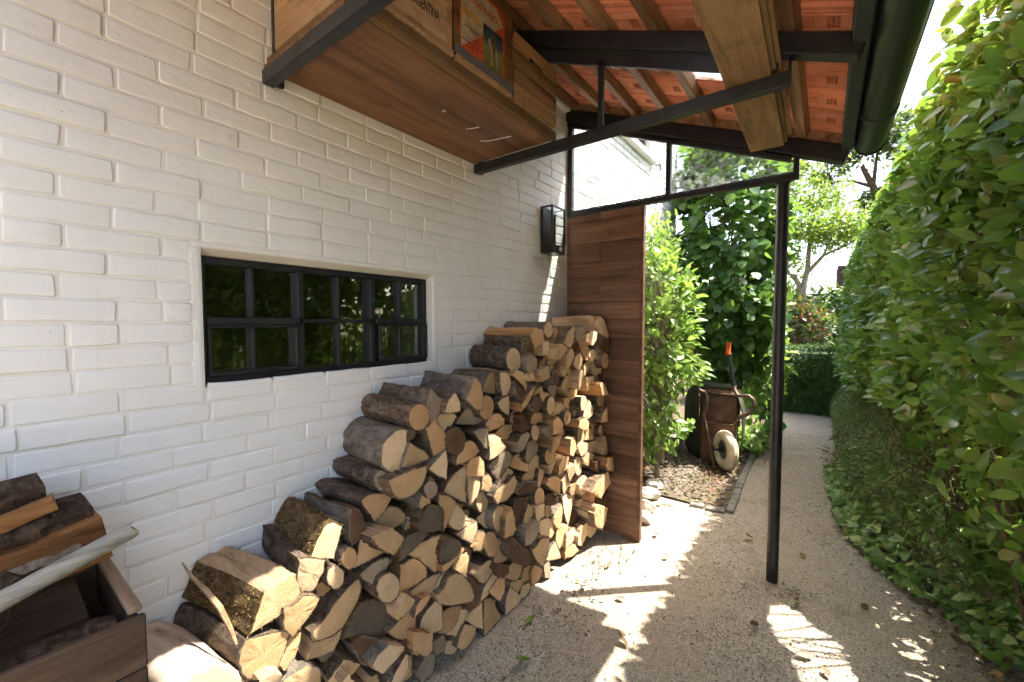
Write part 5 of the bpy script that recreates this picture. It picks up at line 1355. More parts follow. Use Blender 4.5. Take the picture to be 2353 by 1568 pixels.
for a, b_ in (((lx1 - .006, ly0 + .010, lz0 + .05), (lx1 - .004, ly1 - .010, lz1 - .01)), ((lx0 + .016, ly0 + .004, lz0 + .05), (lx1 - .010, ly0 + .006, lz1 - .01)), ((lx0 + .016, ly1 - .006, lz0 + .05), (lx1 - .010, ly1 - .004, lz1 - .01))):
    q = MB(); q.box(a, b_); q.build('glass', 'glass_lamp', la)
q = MB(); q.lathe((-1.335, 2.209, lz0 + .05), (0, 0, 1), [(0, 0), (.014, 0), (.014, .055), (0, .055)], 14); q.build('lamp_holder', 'lamp_black', la, smooth=40)
q = MB(); q.lathe((-1.335, 2.209, lz0 + .1055), (0, 0, 1), [(.009, 0), (.010, .012), (.019, .035), (.021, .055), (.014, .074), (0, .080)], 14); q.build('bulb', 'glass_lamp', la, smooth=60)
q = MB(); q.lathe((lx1 + .0005, 2.222, lz0 + .026), (1, 0, 0), [(.014, 0), (.012, .007), (.007, .011), (0, .012)], 14); q.build('sensor', 'sensor_grey', la, smooth=60)

# ---------------------------------------------------------------- open wooden box of kindling at lower left
bx = thing('kindling_box', (-1.15, -.08, .51), 'old dark wooden box full of split kindling at lower left', 'box')
by0, by1, bx0, bx1, bz0, bz1 = -.40, .190, -1.335, -.985, .51, .815
def bb(name, a, b_, mat, bev=.003): q = MB(); q.box(a, b_, bev); return q.build(name, mat, bx)
zb3 = [bz0, .612, .714, bz1]
for i in range(3):
    bb('front_board', (bx1 - .014, by0, zb3[i] + .001), (bx1, by1 + .004, zb3[i + 1] - .001), 'old_board'); bb('back_board', (bx0, by0, zb3[i] + .001), (bx0 + .012, by1 + .004, zb3[i + 1] - .001), 'old_board')
    bb('side_board', (bx0 + .0125, by1 - .014, zb3[i] + .0012), (bx1 - .0145, by1, zb3[i + 1] - .012), 'old_board'); bb('side_board', (bx0 + .0125, by0, zb3[i] + .0012), (bx1 - .0145, by0 + .014, zb3[i + 1] - .001), 'old_board')
bb('base_board', (bx0 + .0125, by0 + .0145, bz0), (bx1 - .0145, by1 - .0145, bz0 + .012), 'old_board')
bb('rim', (bx0 + .0, by1 - .018, bz1 - .0008), (bx1 - .016, by1 + .002, bz1 + .012), 'rim_board')
def chunk(name, a, b_, prof, mat, label, cat, up=(0, 0, 1), seed=1, jag=.004, n=9, tip=(1, 1)):
    """irregular split piece along a to b with a polygon section"""
    r = random.Random(seed); a = Vector(a); b_ = Vector(b_); d = (b_ - a); L = d.length; d.normalize(); u = Vector(up); sd = d.cross(u).normalized(); u = sd.cross(d)
    q = MB(); v = []; m_ = len(prof)
    for i in range(n + 1):
        t = i / n; k = tip[0] + (tip[1] - tip[0]) * t; w_ = r.uniform(-jag, jag)
        for (s_, h) in prof: v.append(a + d * L * (t + (r.uniform(-.012, .012) if i in (0, n) else 0)) + sd * (s_ * k + r.uniform(-jag, jag) * .5 + w_ * .4) + u * (h * k + r.uniform(-jag, jag) * .5))
    f = [(i * m_ + k, (i + 1) * m_ + k, (i + 1) * m_ + (k + 1) % m_, i * m_ + (k + 1) % m_) for i in range(n) for k in range(m_)]
    f.append(tuple(range(m_))); f.append(tuple(n * m_ + k for k in range(m_ - 1, -1, -1)))
    q.add(v, f); o = q.build(name, mat, origin=tuple((a + b_) / 2), smooth=42); tag(o, label, cat, 'kindling in the box'); return o
chunk('grey_stake', (-1.03, -.25, .820), (-1.125, .205, .925), [(.0165 * math.cos(k * math.pi / 6), .0165 * math.sin(k * math.pi / 6)) for k in range(12)], 'stake_grey', 'weathered grey round stake lying across the kindling box', 'stake', seed=2, jag=.0010, n=14)
chunk('kindling_piece', (-1.19, -.30, .845), (-1.215, .170, .915), [(-.045, -.050), (.050, -.048), (.055, .040), (.010, .052), (-.05, .03)], 'board_orange', 'thick orange-brown split board in the box under the bark slab', 'kindling', seed=4)
chunk('bark_slab', (-1.20, -.30, .915), (-1.235, .155, .965), [(-.06, -.004), (.06, -.010), (.062, .010), (.02, .024), (-.03, .022), (-.06, .010)], 'bark_char', 'rough dark bark slab over the orange board in the box', 'kindling', seed=6, jag=.008, n=16)
chunk('kindling_piece', (-1.24, -.30, .985), (-1.26, .095, 1.015), [(-.09, -.035), (.07, -.030), (.06, .022), (.0, .040), (-.07, .020)], 'bark_char', 'dark fibrous split log topmost in the kindling box', 'kindling', seed=7, jag=.006, n=14, tip=(1.1, .8))
chunk('kindling_piece', (-1.15, -.28, .900), (-1.20, .108, 1.000), [(-.012, -.014), (.012, -.014), (.013, .012), (-.012, .013)], 'board_orange', 'thin square yellow-brown stick sloping on the kindling box', 'kindling', seed=8, jag=.0015)
chunk('kindling_piece', (-1.12, -.25, .865), (-1.17, .135, .905), [(.018 * math.cos(k), .015 * math.sin(k)) for k in range(6)], 'split_grey', 'crooked grey-brown branch between the stake and the board', 'kindling', seed=9, jag=.005, n=12)
chunk('kindling_piece', (-1.09, -.05, .770), (-1.12, .055, .905), [(-.022, -.020), (.022, -.022), (.026, .014), (-.01, .026)], 'bark_char', 'charred stub standing upright in the kindling box', 'kindling', up=(1, 0, 0), seed=10, jag=.006)
chunk('kindling_piece', (-1.05, -.25, .755), (-1.06, .165, .765), [(-.04, -.05), (.04, -.05), (.05, .0), (.02, .045), (-.03, .04)], 'bark_char', 'long knobbly charred branch lying low in the kindling box', 'kindling', seed=12, jag=.012, n=18, tip=(1.1, .65))
chunk('kindling_piece', (-1.22, -.3, .73), (-1.24, .14, .72), [(-.07, -.09), (.08, -.09), (.09, .05), (-.07, .07)], 'old_board', 'broad dark board deep in the kindling box', 'kindling', seed=13, jag=.004)

# ---------------------------------------------------------------- upended wheelbarrow in the bed, block, rocks, tubs
wb = thing('wheelbarrow', (-.8, 4.3, 0), 'rusty wheelbarrow tipped up on its nose in the bed', 'wheelbarrow')
# tray seen from below: two flat floors, a sloping nose, a left flank and a rolled lip
def strip_surface(rows):
    q = MB(); m_ = len(rows[0]); v = [p for r_ in rows for p in r_]
    q.add(v, [(i * m_ + k, i * m_ + k + 1, (i + 1) * m_ + k + 1, (i + 1) * m_ + k) for i in range(len(rows) - 1) for k in range(m_ - 1)]); return q
def thick(ob, t):
    md = ob.modifiers.new('solid', 'SOLIDIFY'); md.thickness = t; md.offset = 0
rows = []
for z, wl, wr, y in ((.020, -.840, -.655, 4.20), (.080, -.880, -.635, 4.21), (.230, -.892, -.630, 4.235), (.400, -.898, -.632, 4.26), (.405, -.898, -.632, 4.275), (.640, -.902, -.638, 4.31), (.675, -.915, -.648, 4.33), (.715, -.930, -.660, 4.37)):
    rows.append([(wl - .050, y + .030, z), (wl - .012, y + .006, z), (wl, y, z), ((wl + wr) / 2, y - .004, z), (wr, y, z), (wr + .008, y + .012, z), (wr + .014, y + .06, z)])
o = strip_surface(rows).build('tray_floor', 'rust', wb, smooth=40); thick(o, .006)
rows = []
for z, xl, xr, yb in ((.015, -1.080, -.885, 4.50), (.080, -1.125, -.930, 4.52), (.25, -1.150, -.942, 4.55), (.45, -1.152, -.948, 4.57), (.60, -1.140, -.952, 4.58), (.68, -1.110, -.965, 4.57), (.735, -1.05, -.980, 4.52)):
    rows.append([(xl, yb, z), (xl + .015, yb - .05, z), ((xl + xr) / 2, (yb + 4.25) / 2, z), (xr - .02, 4.30 + z * .09, z), (xr, 4.238 + z * .1, z)])
o = strip_surface(rows).build('tray_side', 'barrow_green', wb, smooth=50); thick(o, .006)
rows = []
for z, xr, yb in ((.03, -.64, 4.45), (.25, -.60, 4.52), (.50, -.60, 4.56), (.70, -.65, 4.55)):
    rows.append([(xr + .02, 4.255 + z * .1, z), (xr + .02, 4.36, z), (xr + .01, yb, z)])
o = strip_surface(rows).build('tray_side', 'barrow_green', wb, smooth=50); thick(o, .006)
rows = []
for k in range(7):
    a = math.pi * k / 6; rows.append([(x, 4.37 + .05 - .06 * math.cos(a), .715 + .045 * math.sin(a) + (.012 if x < -.9 else 0)) for x in (-1.02, -.94, -.80, -.66, -.645)])
o = strip_surface(rows).build('tray_lip', 'barrow_green', wb, smooth=60); thick(o, .006)
for zz in (.402, .672):
    q = MB(); q.bar((-.915, 4.255 + (zz - .4) * .22, zz), (-.625, 4.255 + (zz - .4) * .22, zz + .006), .02, .012, bev=.002); q.build('cross_strap', 'tube_rust', wb)
tl = [(-.983, 4.22, .800), (-.955, 4.215, .745), (-.925, 4.20, .705), (-.880, 4.19, .695), (-.858, 4.18, .670), (-.850, 4.16, .600), (-.858, 4.16, .540), (-.884, 4.17, .500), (-.886, 4.18, .460), (-.866, 4.19, .370), (-.816, 4.18, .197), (-.795, 4.17, .09), (-.779, 4.16, .035), (-.746, 4.15, .018), (-.69, 4.14, .016), (-.640, 4.14, .020), (-.622, 4.15, .05), (-.618, 4.20, .12), (-.630, 4.24, .30), (-.632, 4.235, .43), (-.597, 4.22, .494), (-.54, 4.20, .525), (-.497, 4.19, .560), (-.474, 4.18, .620), (-.482, 4.18, .672), (-.520, 4.19, .700), (-.570, 4.21, .692), (-.611, 4.235, .685), (-.640, 4.26, .720), (-.655, 4.28, .765), (-.667, 4.29, .82)]
q = MB(); q.tube(tl, .0165, 8); q.build('tube_frame', 'tube_rust', wb, smooth=60)
q = MB(); q.tube([(-.655, 4.28, .770), (-.685, 4.30, .937), (-.711, 4.31, 1.050)], .017, 10); q.build('handle_shaft', 'black_gutter', wb, smooth=60)
q = MB(); q.tube([(-.711, 4.31, 1.048), (-.713, 4.311, 1.062), (-.714, 4.312, 1.075), (-.708, 4.315, 1.165)], [.026, .027, .021, .021], 12); q.build('hand_grip', 'orange_grip', wb, smooth=50)
q = MB(); q.tube([(-.983, 4.22, .795), (-1.00, 4.25, .90), (-1.02, 4.27, 1.00)], .017, 10); q.build('handle_shaft', 'black_gutter', wb, smooth=60)
q = MB(); q.tube([(-1.02, 4.27, 1.0), (-1.03, 4.28, 1.10)], .021, 12); q.build('hand_grip', 'orange_grip', wb, smooth=50)
wc = Vector((-.685, 4.12, .205)); ax = Vector((-.80, -.60, .02))
prof = []
for k in range(19):
    a = -math.pi * .5 + 2 * math.pi * (k / 18); rad = .046; rib = .003 * (1 if k % 2 else 0) if math.cos(a - math.pi / 2 + math.pi / 2) > .2 else 0
    prof.append((.126 + (rad + rib) * math.cos(a), rad * 1.0 * math.sin(a)))
q = MB(); q.lathe(wc, ax, prof, 40); wheel = q.build('wheel', 'tyre_cream', wb, smooth=35)
q = MB(); q.lathe(wc, ax, [(0, .016), (.035, .020), (.05, .012), (.078, .010), (.092, .030), (.098, .032), (.098, -.032), (.0, -.032)], 32); q.build('rim', 'rim_steel', wheel, smooth=35)
q = MB(); q.tube([wc + ax.normalized() * .10, wc - ax.normalized() * .10], .012, 10); q.lathe(wc + ax.normalized() * .02, ax, [(0, .03), (.022, .03), (.026, .0)], 14); q.build('axle', 'black_gutter', wheel, smooth=40)
q = MB(); q.bar(wc + ax.normalized() * .085 + Vector((-.02, .03, 0)), Vector((-.815, 4.18, .20)), .006, .045); q.build('axle_bracket', 'rust', wb)
def blob(name, c, r, mat, label, cat, seed, group=None, sub=2):
    bm = bmesh.new(); bmesh.ops.create_icosphere(bm, subdivisions=sub, radius=1); rg = random.Random(seed)
    pl = [(Vector((rg.gauss(0, 1), rg.gauss(0, 1), rg.gauss(0, 1))).normalized(), rg.uniform(.55, .9)) for _ in range(7)]
    for v in bm.verts:
        k = v.co.copy()
        for n_, h in pl:
            dd = k.dot(n_)
            if dd > h: k -= n_ * (dd - h)
        v.co = Vector((k.x * r[0], k.y * r[1], k.z * r[2])) * S * (1 + rg.uniform(-.02, .02))
    me = bpy.data.meshes.new(name); bm.to_mesh(me); bm.free(); me.materials.append(M[mat]); me.polygons.foreach_set('use_smooth', [True] * len(me.polygons)); me.set_sharp_from_angle(angle=R(28))
    o = bpy.data.objects.new(name, me); col.objects.link(o); o.location = W(*c); o.rotation_euler = (0, 0, rg.uniform(0, 6)); tag(o, label, cat, group); return o
rk = [((-1.070, 3.36, .035), (.085, .07, .05), 'broad flat pale rock furthest along the bed edge by the panel'), ((-1.035, 3.13, .045), (.080, .085, .055), 'large pale rock behind the walnut panel, second from the bed'),
      ((-.985, 2.92, .04), (.065, .07, .055), 'middle angular rock just behind the walnut panel edge'), ((-.935, 2.745, .035), (.055, .06, .05), 'nearest small rock at the foot of the walnut panel'), ((-1.085, 2.86, .03), (.07, .06, .05), 'half hidden rock tucked behind the walnut panel'),
      ((-.955, 3.05, .012), (.03, .035, .02), 'small loose stone on the gravel beside the pale rocks')]
for i, (c, r_, l) in enumerate(rk): blob('rock', c, r_, 'rock', l, 'rock', 30 + i, 'rocks along the bed')
q = MB(); q.obox((-1.275, 4.62, .10), ((.96, .28, .05), (-.28, .96, 0), (-.05, 0, 1)), (.085, .08, .19), .012); o = q.build('stone_block', 'concrete', origin=(-1.275, 4.62, -.05), smooth=50); tag(o, 'weathered concrete block standing left of the wheelbarrow', 'block')
q = MB(); q.lathe((-.60, 4.95, .02), (.25, .0, 1), [(0, 0), (.075, 0), (.10, .19), (.106, .20), (.096, .20), (.07, .015), (0, .015)], 22); o = q.build('plant_tub', 'grey_plastic', origin=(-.6, 4.95, 0), smooth=40); tag(o, 'dark grey plastic tub behind the wheelbarrow handle', 'tub')
q = MB(); q.lathe((-.52, 5.15, .05), (.55, -.2, 1), [(0, 0), (.05, 0), (.10, .30), (.106, .31), (.098, .31), (.047, .012), (0, .012)], 22); o = q.build('green_bucket', 'green_plastic', origin=(-.52, 5.15, 0), smooth=40); tag(o, 'tilted green plastic bucket in the bed by the path', 'bucket')

# ---------------------------------------------------------------- foliage
def leaf_mesh(kind):
    """unit leaf: length 1 along +y from the stalk, width along x, folded on the midrib and drooping"""
    if kind == 'laurel': prof = [(0, .02), (.14, .17), (.38, .255), (.64, .235), (.85, .13), (1, .01)]; fold, droop = .22, .16
    elif kind == 'hazel': prof = [(0, .05), (.10, .30), (.38, .43), (.68, .38), (.88, .17), (1, .01)]; fold, droop = .14, .20
    elif kind == 'pale': prof = [(0, .02), (.22, .16), (.55, .22), (.82, .13), (1, .01)]; fold, droop = .2, .25
    elif kind == 'ivy': prof = [(0, .06), (.05, .40), (.28, .50), (.42, .27), (.62, .27), (1, .01)]; fold, droop = .12, .15
    elif kind == 'dead': prof = [(0, .02), (.2, .2), (.5, .30), (.8, .17), (1, .01)]; fold, droop = .5, -.35
    elif kind == 'small': prof = [(0, .02), (.45, .27), (1, .01)]; fold, droop = .2, .1
    elif kind == 'needle': prof = [(0, .10), (.5, .16), (1, .03)]; fold, droop = .1, .15
    v = []; f = []
    for y, w_ in prof:
        z = -droop * y * y
        v += [(-w_, y, z + fold * w_), (0, y, z), (w_, y, z + fold * w_)]
    for i in range(len(prof) - 1): f += [(3 * i, 3 * i + 1, 3 * i + 4, 3 * i + 3), (3 * i + 1, 3 * i + 2, 3 * i + 5, 3 * i + 4)]
    return np.array(v), np.array(f)
def frames(P, D, Nn, size):
    """rotation+scale matrices with y along D and z near Nn"""
    D = D / np.linalg.norm(D, axis=1)[:, None]; Nn = Nn - D * (Nn * D).sum(1)[:, None]; Nn = Nn / (np.linalg.norm(Nn, axis=1)[:, None] + 1e-9)
    X = np.cross(D, Nn); return np.stack([X, D, Nn], 2) * np.asarray(size)[:, None, None]
def joined_leaves(name, kind, P, Rm, mat, parent, seed=0):
    v, f = leaf_mesh(kind); n, m_ = len(P), len(v)
    V = (np.einsum('nij,mj->nmi', Rm, v) + P[:, None, :]).reshape(-1, 3)
    Fq = (f[None] + (np.arange(n) * m_)[:, None, None]).reshape(-1, 4)
    me = bpy.data.meshes.new(name); me.vertices.add(len(V)); me.vertices.foreach_set('co', V.astype(np.float32).ravel())
    me.loops.add(Fq.size); me.loops.foreach_set('vertex_index', Fq.astype(np.int32).ravel())
    me.polygons.add(len(Fq)); me.polygons.foreach_set('loop_start', np.arange(0, Fq.size, 4, dtype=np.int32)); me.polygons.foreach_set('loop_total', np.full(len(Fq), 4, np.int32))
    me.polygons.foreach_set('use_smooth', np.ones(len(Fq), bool)); me.update(calc_edges=True)
    at = me.attributes.new('tint', 'FLOAT', 'POINT'); at.data.foreach_set('value', np.repeat(np.random.default_rng(seed).random(n), m_).astype(np.float32))
    me.materials.append(M[mat]); o = bpy.data.objects.new(name, me); col.objects.link(o); o.parent = parent; o['kind'] = 'stuff'; return o
LEAFM = {}
def foliage(parent, kind, mat, P, D, Nn, size, solo=300, seed=0, name='leaf', mass='foliage'):
    """P in metres. The leaves that show largest become parts of their own, the rest one mass."""
    P = np.asarray(P, float); Rm = frames(P, D, Nn, size); off = np.array(parent.location)
    px, py, d = to_px(P); sc = np.where((px > -10) & (px < 2363) & (py > -10) & (py < 1578) & (d > .3), np.asarray(size) / np.maximum(d, .3), 0)
    if kind == 'laurel': sc = sc * np.where(solo_mask_laurel(P), 1, .02)
    order = np.argsort(-sc)[:solo]; mask = np.zeros(len(P), bool); mask[order] = True
    if solo:
        key = (kind, mat)
        if key not in LEAFM:
            v, f = leaf_mesh(kind); me = bpy.data.meshes.new(name); me.from_pydata(v.tolist(), [], f.tolist()); me.polygons.foreach_set('use_smooth', [True] * len(f)); me.materials.append(M[mat])
            at = me.attributes.new('tint', 'FLOAT', 'POINT'); at.data.foreach_set('value', [0.0] * len(v)); LEAFM[key] = me
        for i in np.nonzero(mask)[0]:
            m4 = Matrix.Identity(4)
            for a in range(3):
                for b_ in range(3): m4[a][b_] = Rm[i, a, b_]
                m4[a][3] = P[i, a] - off[a]
            place(name, LEAFM[key], parent, m4)
    joined_leaves(mass, kind, P[~mask] - off, Rm[~mask], mat, parent, seed)
def uw(A): return (np.asarray(A, float) + np.array((WX, 0, 0))) * S
# --- tall laurel hedge along the path
def face_x(y, z): return .455 - .028 * (y - 1.6) - .055 * np.clip((2.4 - z) / 1.2, 0, 1.3) + .03 * np.sin(3.1 * y + 1.7 * z) + .018 * np.sin(7.3 * y - 4 * z)
def top_z(y): return 2.40 + .17 * np.clip((2.25 - y) / .35, 0, 1) + .015 * np.sin(2.3 * y) + .012 * np.sin(6.1 * y + 1)
def solo_mask_laurel(P): u = P / S; return (u[:, 0] - WX) < face_x(u[:, 1], u[:, 2]) + .05
hd = thing('laurel_hedge', (.7, 4.0, 0), 'tall glossy laurel hedge running along the right of the path', 'hedge')
rg = np.random.default_rng(5)
def sun_gap(U):
    """small openings in the leaves where beams reach the path"""
    t = U[:, 2] / 2.72; gx_, gy_ = U[:, 0] - 1.08 * t, U[:, 1] - t
    def seg(a, b_, r_):
        a = np.array(a); b_ = np.array(b_); p = np.stack([gx_, gy_], 1); ab = b_ - a; s_ = np.clip(((p - a) @ ab) / (ab @ ab), 0, 1)[:, None]
        return np.linalg.norm(p - (a + ab * s_), axis=1) < r_
    return seg((-.108, 2.27), (-.075, 2.10), .075) | seg((.00, 2.13), (.055, 1.90), .095) | seg((.06, 1.86), (.10, 1.65), .085)
def hedge_pts(n, y0, y1, depth):
    y = rg.uniform(y0, y1, n); zm = np.interp(y, [1.3, 2.6, 4.0, 6.0], [1.02, .95, .80, .65]); z = zm + rg.random(n) * (top_z(y) - zm)
    dd = rg.random(n) ** 1.6 * depth - .03; x = face_x(y, z) + dd
    return np.stack([x, y, z], 1)
U1 = hedge_pts(26000, .9, 7.9, .36); U2 = hedge_pts(600, .5, .9, .36); U3 = np.stack([rg.uniform(.30, 1.15, 5200), rg.uniform(.5, 7.9, 5200), np.zeros(5200)], 1)
U3[:, 2] = top_z(U3[:, 1]) + rg.normal(-.035, .020, 5200) - np.where(U3[:, 0] < .45, (.45 - U3[:, 0]) * .5, 0); U4 = np.stack([rg.uniform(.70, 1.1, 3500), rg.uniform(.5, 7.9, 3500), rg.uniform(.3, 2.45, 3500)], 1)
end_ = np.stack([rg.uniform(.25, .9, 1200), rg.uniform(7.75, 8.0, 1200), rg.uniform(.3, 2.45, 1200)], 1)
U7 = np.stack([rg.uniform(.42, .75, 700), rg.uniform(1.5, 4.0, 700), rg.uniform(.55, 1.0, 700)], 1)
U5 = np.stack([rg.uniform(.54, .68, 11500), rg.uniform(.5, 7.9, 11500), rg.random(11500) * 2.36], 1); U5[:3400, 1] = rg.uniform(.5, 3.2, 3400); U5[U5[:, 2] < .95, 0] += .16; U6 = np.stack([rg.uniform(.40, .85, 5000), rg.uniform(.5, 7.9, 5000), rg.uniform(2.15, 2.42, 5000)], 1)
U = np.vstack([U1, U2, U3, U4, end_, U6, U7, U5]); inner_from = len(U) - 11500; INN = np.zeros(len(U), bool); INN[inner_from:] = True; INN = INN[~sun_gap(U)]; U = U[~sun_gap(U)]
n_ = len(U); top = (U[:, 2] > top_z(U[:, 1]) - .12)
D = rg.normal(0, .85, (n_, 3)) + np.array((-.50, -.08, .22)); Nn = rg.normal(0, .55, (n_, 3)) + np.array((-.45, -.12, .8)); Nn[top] += np.array((0, 0, .6)); D[top, 2] -= .15
D[top] *= np.array((1, 1, .6))
size = np.clip(rg.lognormal(math.log(.080), .32, n_), .035, .120) * np.where(U[:, 1] < 2.3, .85, 1.0); size[INN] = rg.uniform(.15, .24, INN.sum()) * np.where(U[INN, 1] < 3.2, .7, 1.0); D[INN] = rg.normal(0, 1, (INN.sum(), 3)) * np.array((.25, 1, 1)); Nn[INN] = rg.normal(0, .25, (INN.sum(), 3)) + np.array((-1, 0, .2))
def shade(V): return V[:, 0] - 1.08 / 2.72 * V[:, 2]
Dn = D / np.linalg.norm(D, axis=1)[:, None]; T1 = U + Dn * (size / S)[:, None]; T2 = U + Dn * (size / S * .5)[:, None]
lim = -.640 - .14 * np.clip((2.25 - U[:, 1]) / .25, 0, 1) + .010 * np.sin(9 * U[:, 1]) + .006 * np.sin(31 * U[:, 1]); keep = (shade(U) > lim) & (shade(T1) > lim) & ~sun_gap(T1) & ~sun_gap(T2)   # the hedge is clipped along its top edge
foliage(hd, 'laurel', 'leaf_laurel', uw(U[keep]), D[keep], Nn[keep], size[keep], 300, 1)
q = MB()
for i in range(150):
    y = rg.uniform(.8, 7.6) if i > 8 else rg.uniform(1.3, 3.2); z0 = rg.uniform(.0, .9); x0 = rg.uniform(.62, .85); hgt = rg.uniform(.5, 1.5)
    p0 = np.array((x0, y, z0)); p1 = np.array((face_x(y, min(z0 + hgt, 2.4)) + .03, y + rg.normal(0, .25), min(z0 + hgt, 2.42)))
    pts = [p0 + (p1 - p0) * t + np.array((-.10 * math.sin(math.pi * t) * 0, .05 * math.sin(3 * t), .12 * math.sin(math.pi * t))) for t in np.linspace(0, 1, 6)]
    q.tube(pts, [.009, .008, .007, .006, .004, .003], 5)
q.build('branches', 'stem_brown', hd, smooth=60)['kind'] = 'stuff'
# --- small-leaved shrub under the hedge, and ivy at its foot
sb = thing('box_honeysuckle', (.35, 3.6, 0), 'loose small-leaved shrub at the foot of the laurel hedge', 'shrub')
def low_pts(n):
    y = rg.uniform(1.5, 7.6, n); edge = np.interp(y, [1.5, 2.5, 2.75, 3.0, 3.4, 4.5, 7.7], [.74, .66, .48, .35, .21, .12, .10]); hgt = np.interp(y, [1.5, 2.4, 3.0, 4.0, 6.0, 7.7], [.62, .64, .70, .80, .78, .7])
    a = rg.random(n) ** 1.2; x = edge + a * .50; zt = hgt * np.sqrt(np.clip((a + .05) / .6, 0, 1)); z = zt * (1 - rg.random(n) ** 2.2 * .75) + rg.normal(0, .02, n)
    return np.stack([x, y, np.maximum(z, .01)], 1)
U = low_pts(30000); U = U[~sun_gap(U)]; n_ = len(U)
foliage(sb, 'small', 'leaf_shrub', uw(U), rg.normal(0, .7, (n_, 3)) + np.array((-.5, -.1, .35)), rg.normal(0, .5, (n_, 3)) + np.array((-.3, 0, .8)), rg.uniform(.016, .034, n_), 0, 2)
q = MB()
for i in range(260):
    u = low_pts(1)[0]; d = rg.normal(0, 1, 3) + np.array((-.4, 0, .6)); d /= np.linalg.norm(d); L = rg.uniform(.1, .28)
    p0 = u - d * L * .7; p0[2] = max(p0[2], 0); q.tube([p0, u + rg.normal(0, .01, 3), u + d * L * .5 + np.array((0, 0, -.03))], [.0035, .0028, .0014], 4)
q.build('twigs', 'stem_brown', sb)['kind'] = 'stuff'
iv = thing('ivy_patch', (.35, 2.9, 0), 'ivy with yellow-green lobed leaves trailing onto the gravel', 'ivy')
y = rg.uniform(2.35, 4.6, 1900); edge = np.interp(y, [2.35, 2.6, 2.75, 3.0, 3.4, 4.5], [.62, .52, .42, .28, .15, .08]); a = rg.random(1900) ** 1.3 * .34
U = np.stack([edge + a - .02, y, .02 + np.minimum(a * 1.3, .34) * rg.uniform(.6, 1.15, 1900) + rg.random(1900) * .03], 1); n_ = len(U)
foliage(iv, 'ivy', 'leaf_ivy', uw(U), rg.normal(0, .5, (n_, 3)) + np.array((-.8, -.25, -.15)), rg.normal(0, .35, (n_, 3)) + np.array((-.5, -.2, .8)), rg.uniform(.035, .078, n_), 300, 3)
q = MB()
for i in range(40):
    y0 = rg.uniform(2.4, 4.4); e0 = float(np.interp(y0, [2.35, 2.6, 2.75, 3.0, 3.4, 4.5], [.62, .52, .42, .28, .15, .08])); q.tube([(e0 + .22, y0, .16), (e0 + .1, y0 - .03, .07), (e0 + .0, y0 - .06, .02)], .0028, 4)
q.build('stems', 'stem_brown', iv)['kind'] = 'stuff'
# --- shrubs in the bed
def bush(name, label, cat, base, kind, mat, n, ctr, rad, sizes, stems, dirn, solo, seed, shell=.55, stem_mat='stem_brown', stem_r=.012, nb=(0, -.2, .8), wallclip=True):
    o = thing(name, base, label, cat); r2 = np.random.default_rng(seed)
    # leaf clumps along shoots, so gaps and lit tips show
    cl = r2.normal(0, 1, (n // 14, 3)); cl /= np.linalg.norm(cl, axis=1)[:, None]; cl *= (shell + (1 - shell) * r2.random((len(cl), 1)) ** .6); cl = cl * np.array(rad) + np.array(ctr)
    idx = r2.integers(0, len(cl), n); U = cl[idx] + r2.normal(0, .05, (n, 3)) * np.array((1, 1, 1.1))
    if wallclip: U[:, 0] = np.maximum(U[:, 0], -1.345 + r2.random(n) * .03)
    U = U[U[:, 2] > .05]; n = len(U); out_ = U - np.array(ctr); out_ /= np.linalg.norm(out_, axis=1)[:, None] + 1e-6
    D = r2.normal(0, .5, (n, 3)) + out_ * .6 + np.array(dirn); Nn = r2.normal(0, .4, (n, 3)) + out_ * .4 + np.array(nb)
    foliage(o, kind, mat, uw(U), D, Nn, r2.uniform(sizes[0], sizes[1], n), solo, seed)
    for i in range(stems):
        a = 2 * math.pi * i / max(stems, 1) + r2.uniform(-.3, .3); b0 = np.array(base) + np.array((math.cos(a), math.sin(a), 0)) * (.02 if stems < 3 else .09)
        tp = np.array(ctr) + np.array((math.cos(a) * rad[0] * .6, math.sin(a) * rad[1] * .6, rad[2] * r2.uniform(.3, .9)))
        if stems == 1: tp = np.array(ctr) + np.array((0, 0, rad[2] * .6))
        tp[0] = max(tp[0], -1.33)
        q = MB(); ts = np.linspace(0, 1, 7); q.tube([b0 + (tp - b0) * np.array((t ** 1.4, t ** 1.4, t)) + r2.normal(0, .008, 3) * (t > 0) for t in ts], [stem_r * (1 - .8 * t) for t in ts], 7); q.build('trunk' if stems == 1 else 'stem', stem_mat, o, smooth=60)
    q = MB()
    for i in range(min(len(cl), 110)):
        tg_ = cl[i]; ax_ = np.array((base[0] + (ctr[0] - base[0]) * .8, base[1] + (ctr[1] - base[1]) * .8, max(.15, tg_[2] - .35))); q.tube([ax_ + r2.normal(0, .02, 3), (ax_ + tg_) / 2 + r2.normal(0, .02, 3) + np.array((0, 0, .03)), tg_], [stem_r * .35, stem_r * .25, .0015], 4)
    q.build('twigs', stem_mat, o)['kind'] = 'stuff'
    return o
bush('hazel_shrub', 'tall dark green hazel with large round leaves behind the wheelbarrow', 'shrub', (-.82, 5.15, 0), 'hazel', 'leaf_hazel', 5200, (-.86, 5.05, 2.15), (.54, .60, 1.45), (.085, .135), 9, (0, -.3, -.35), 300, 41, .6, 'stem_brown', .014, (0, -.35, .8))
bush('magnolia_shrub', 'pale green leafy young tree with slim grey trunk beside the panel', 'shrub', (-1.14, 3.59, 0), 'pale', 'leaf_pale', 1500, (-1.10, 3.60, 1.18), (.28, .32, 1.0), (.075, .125), 1, (.1, -.2, .15), 300, 42, .35, 'stem_grey', .024)
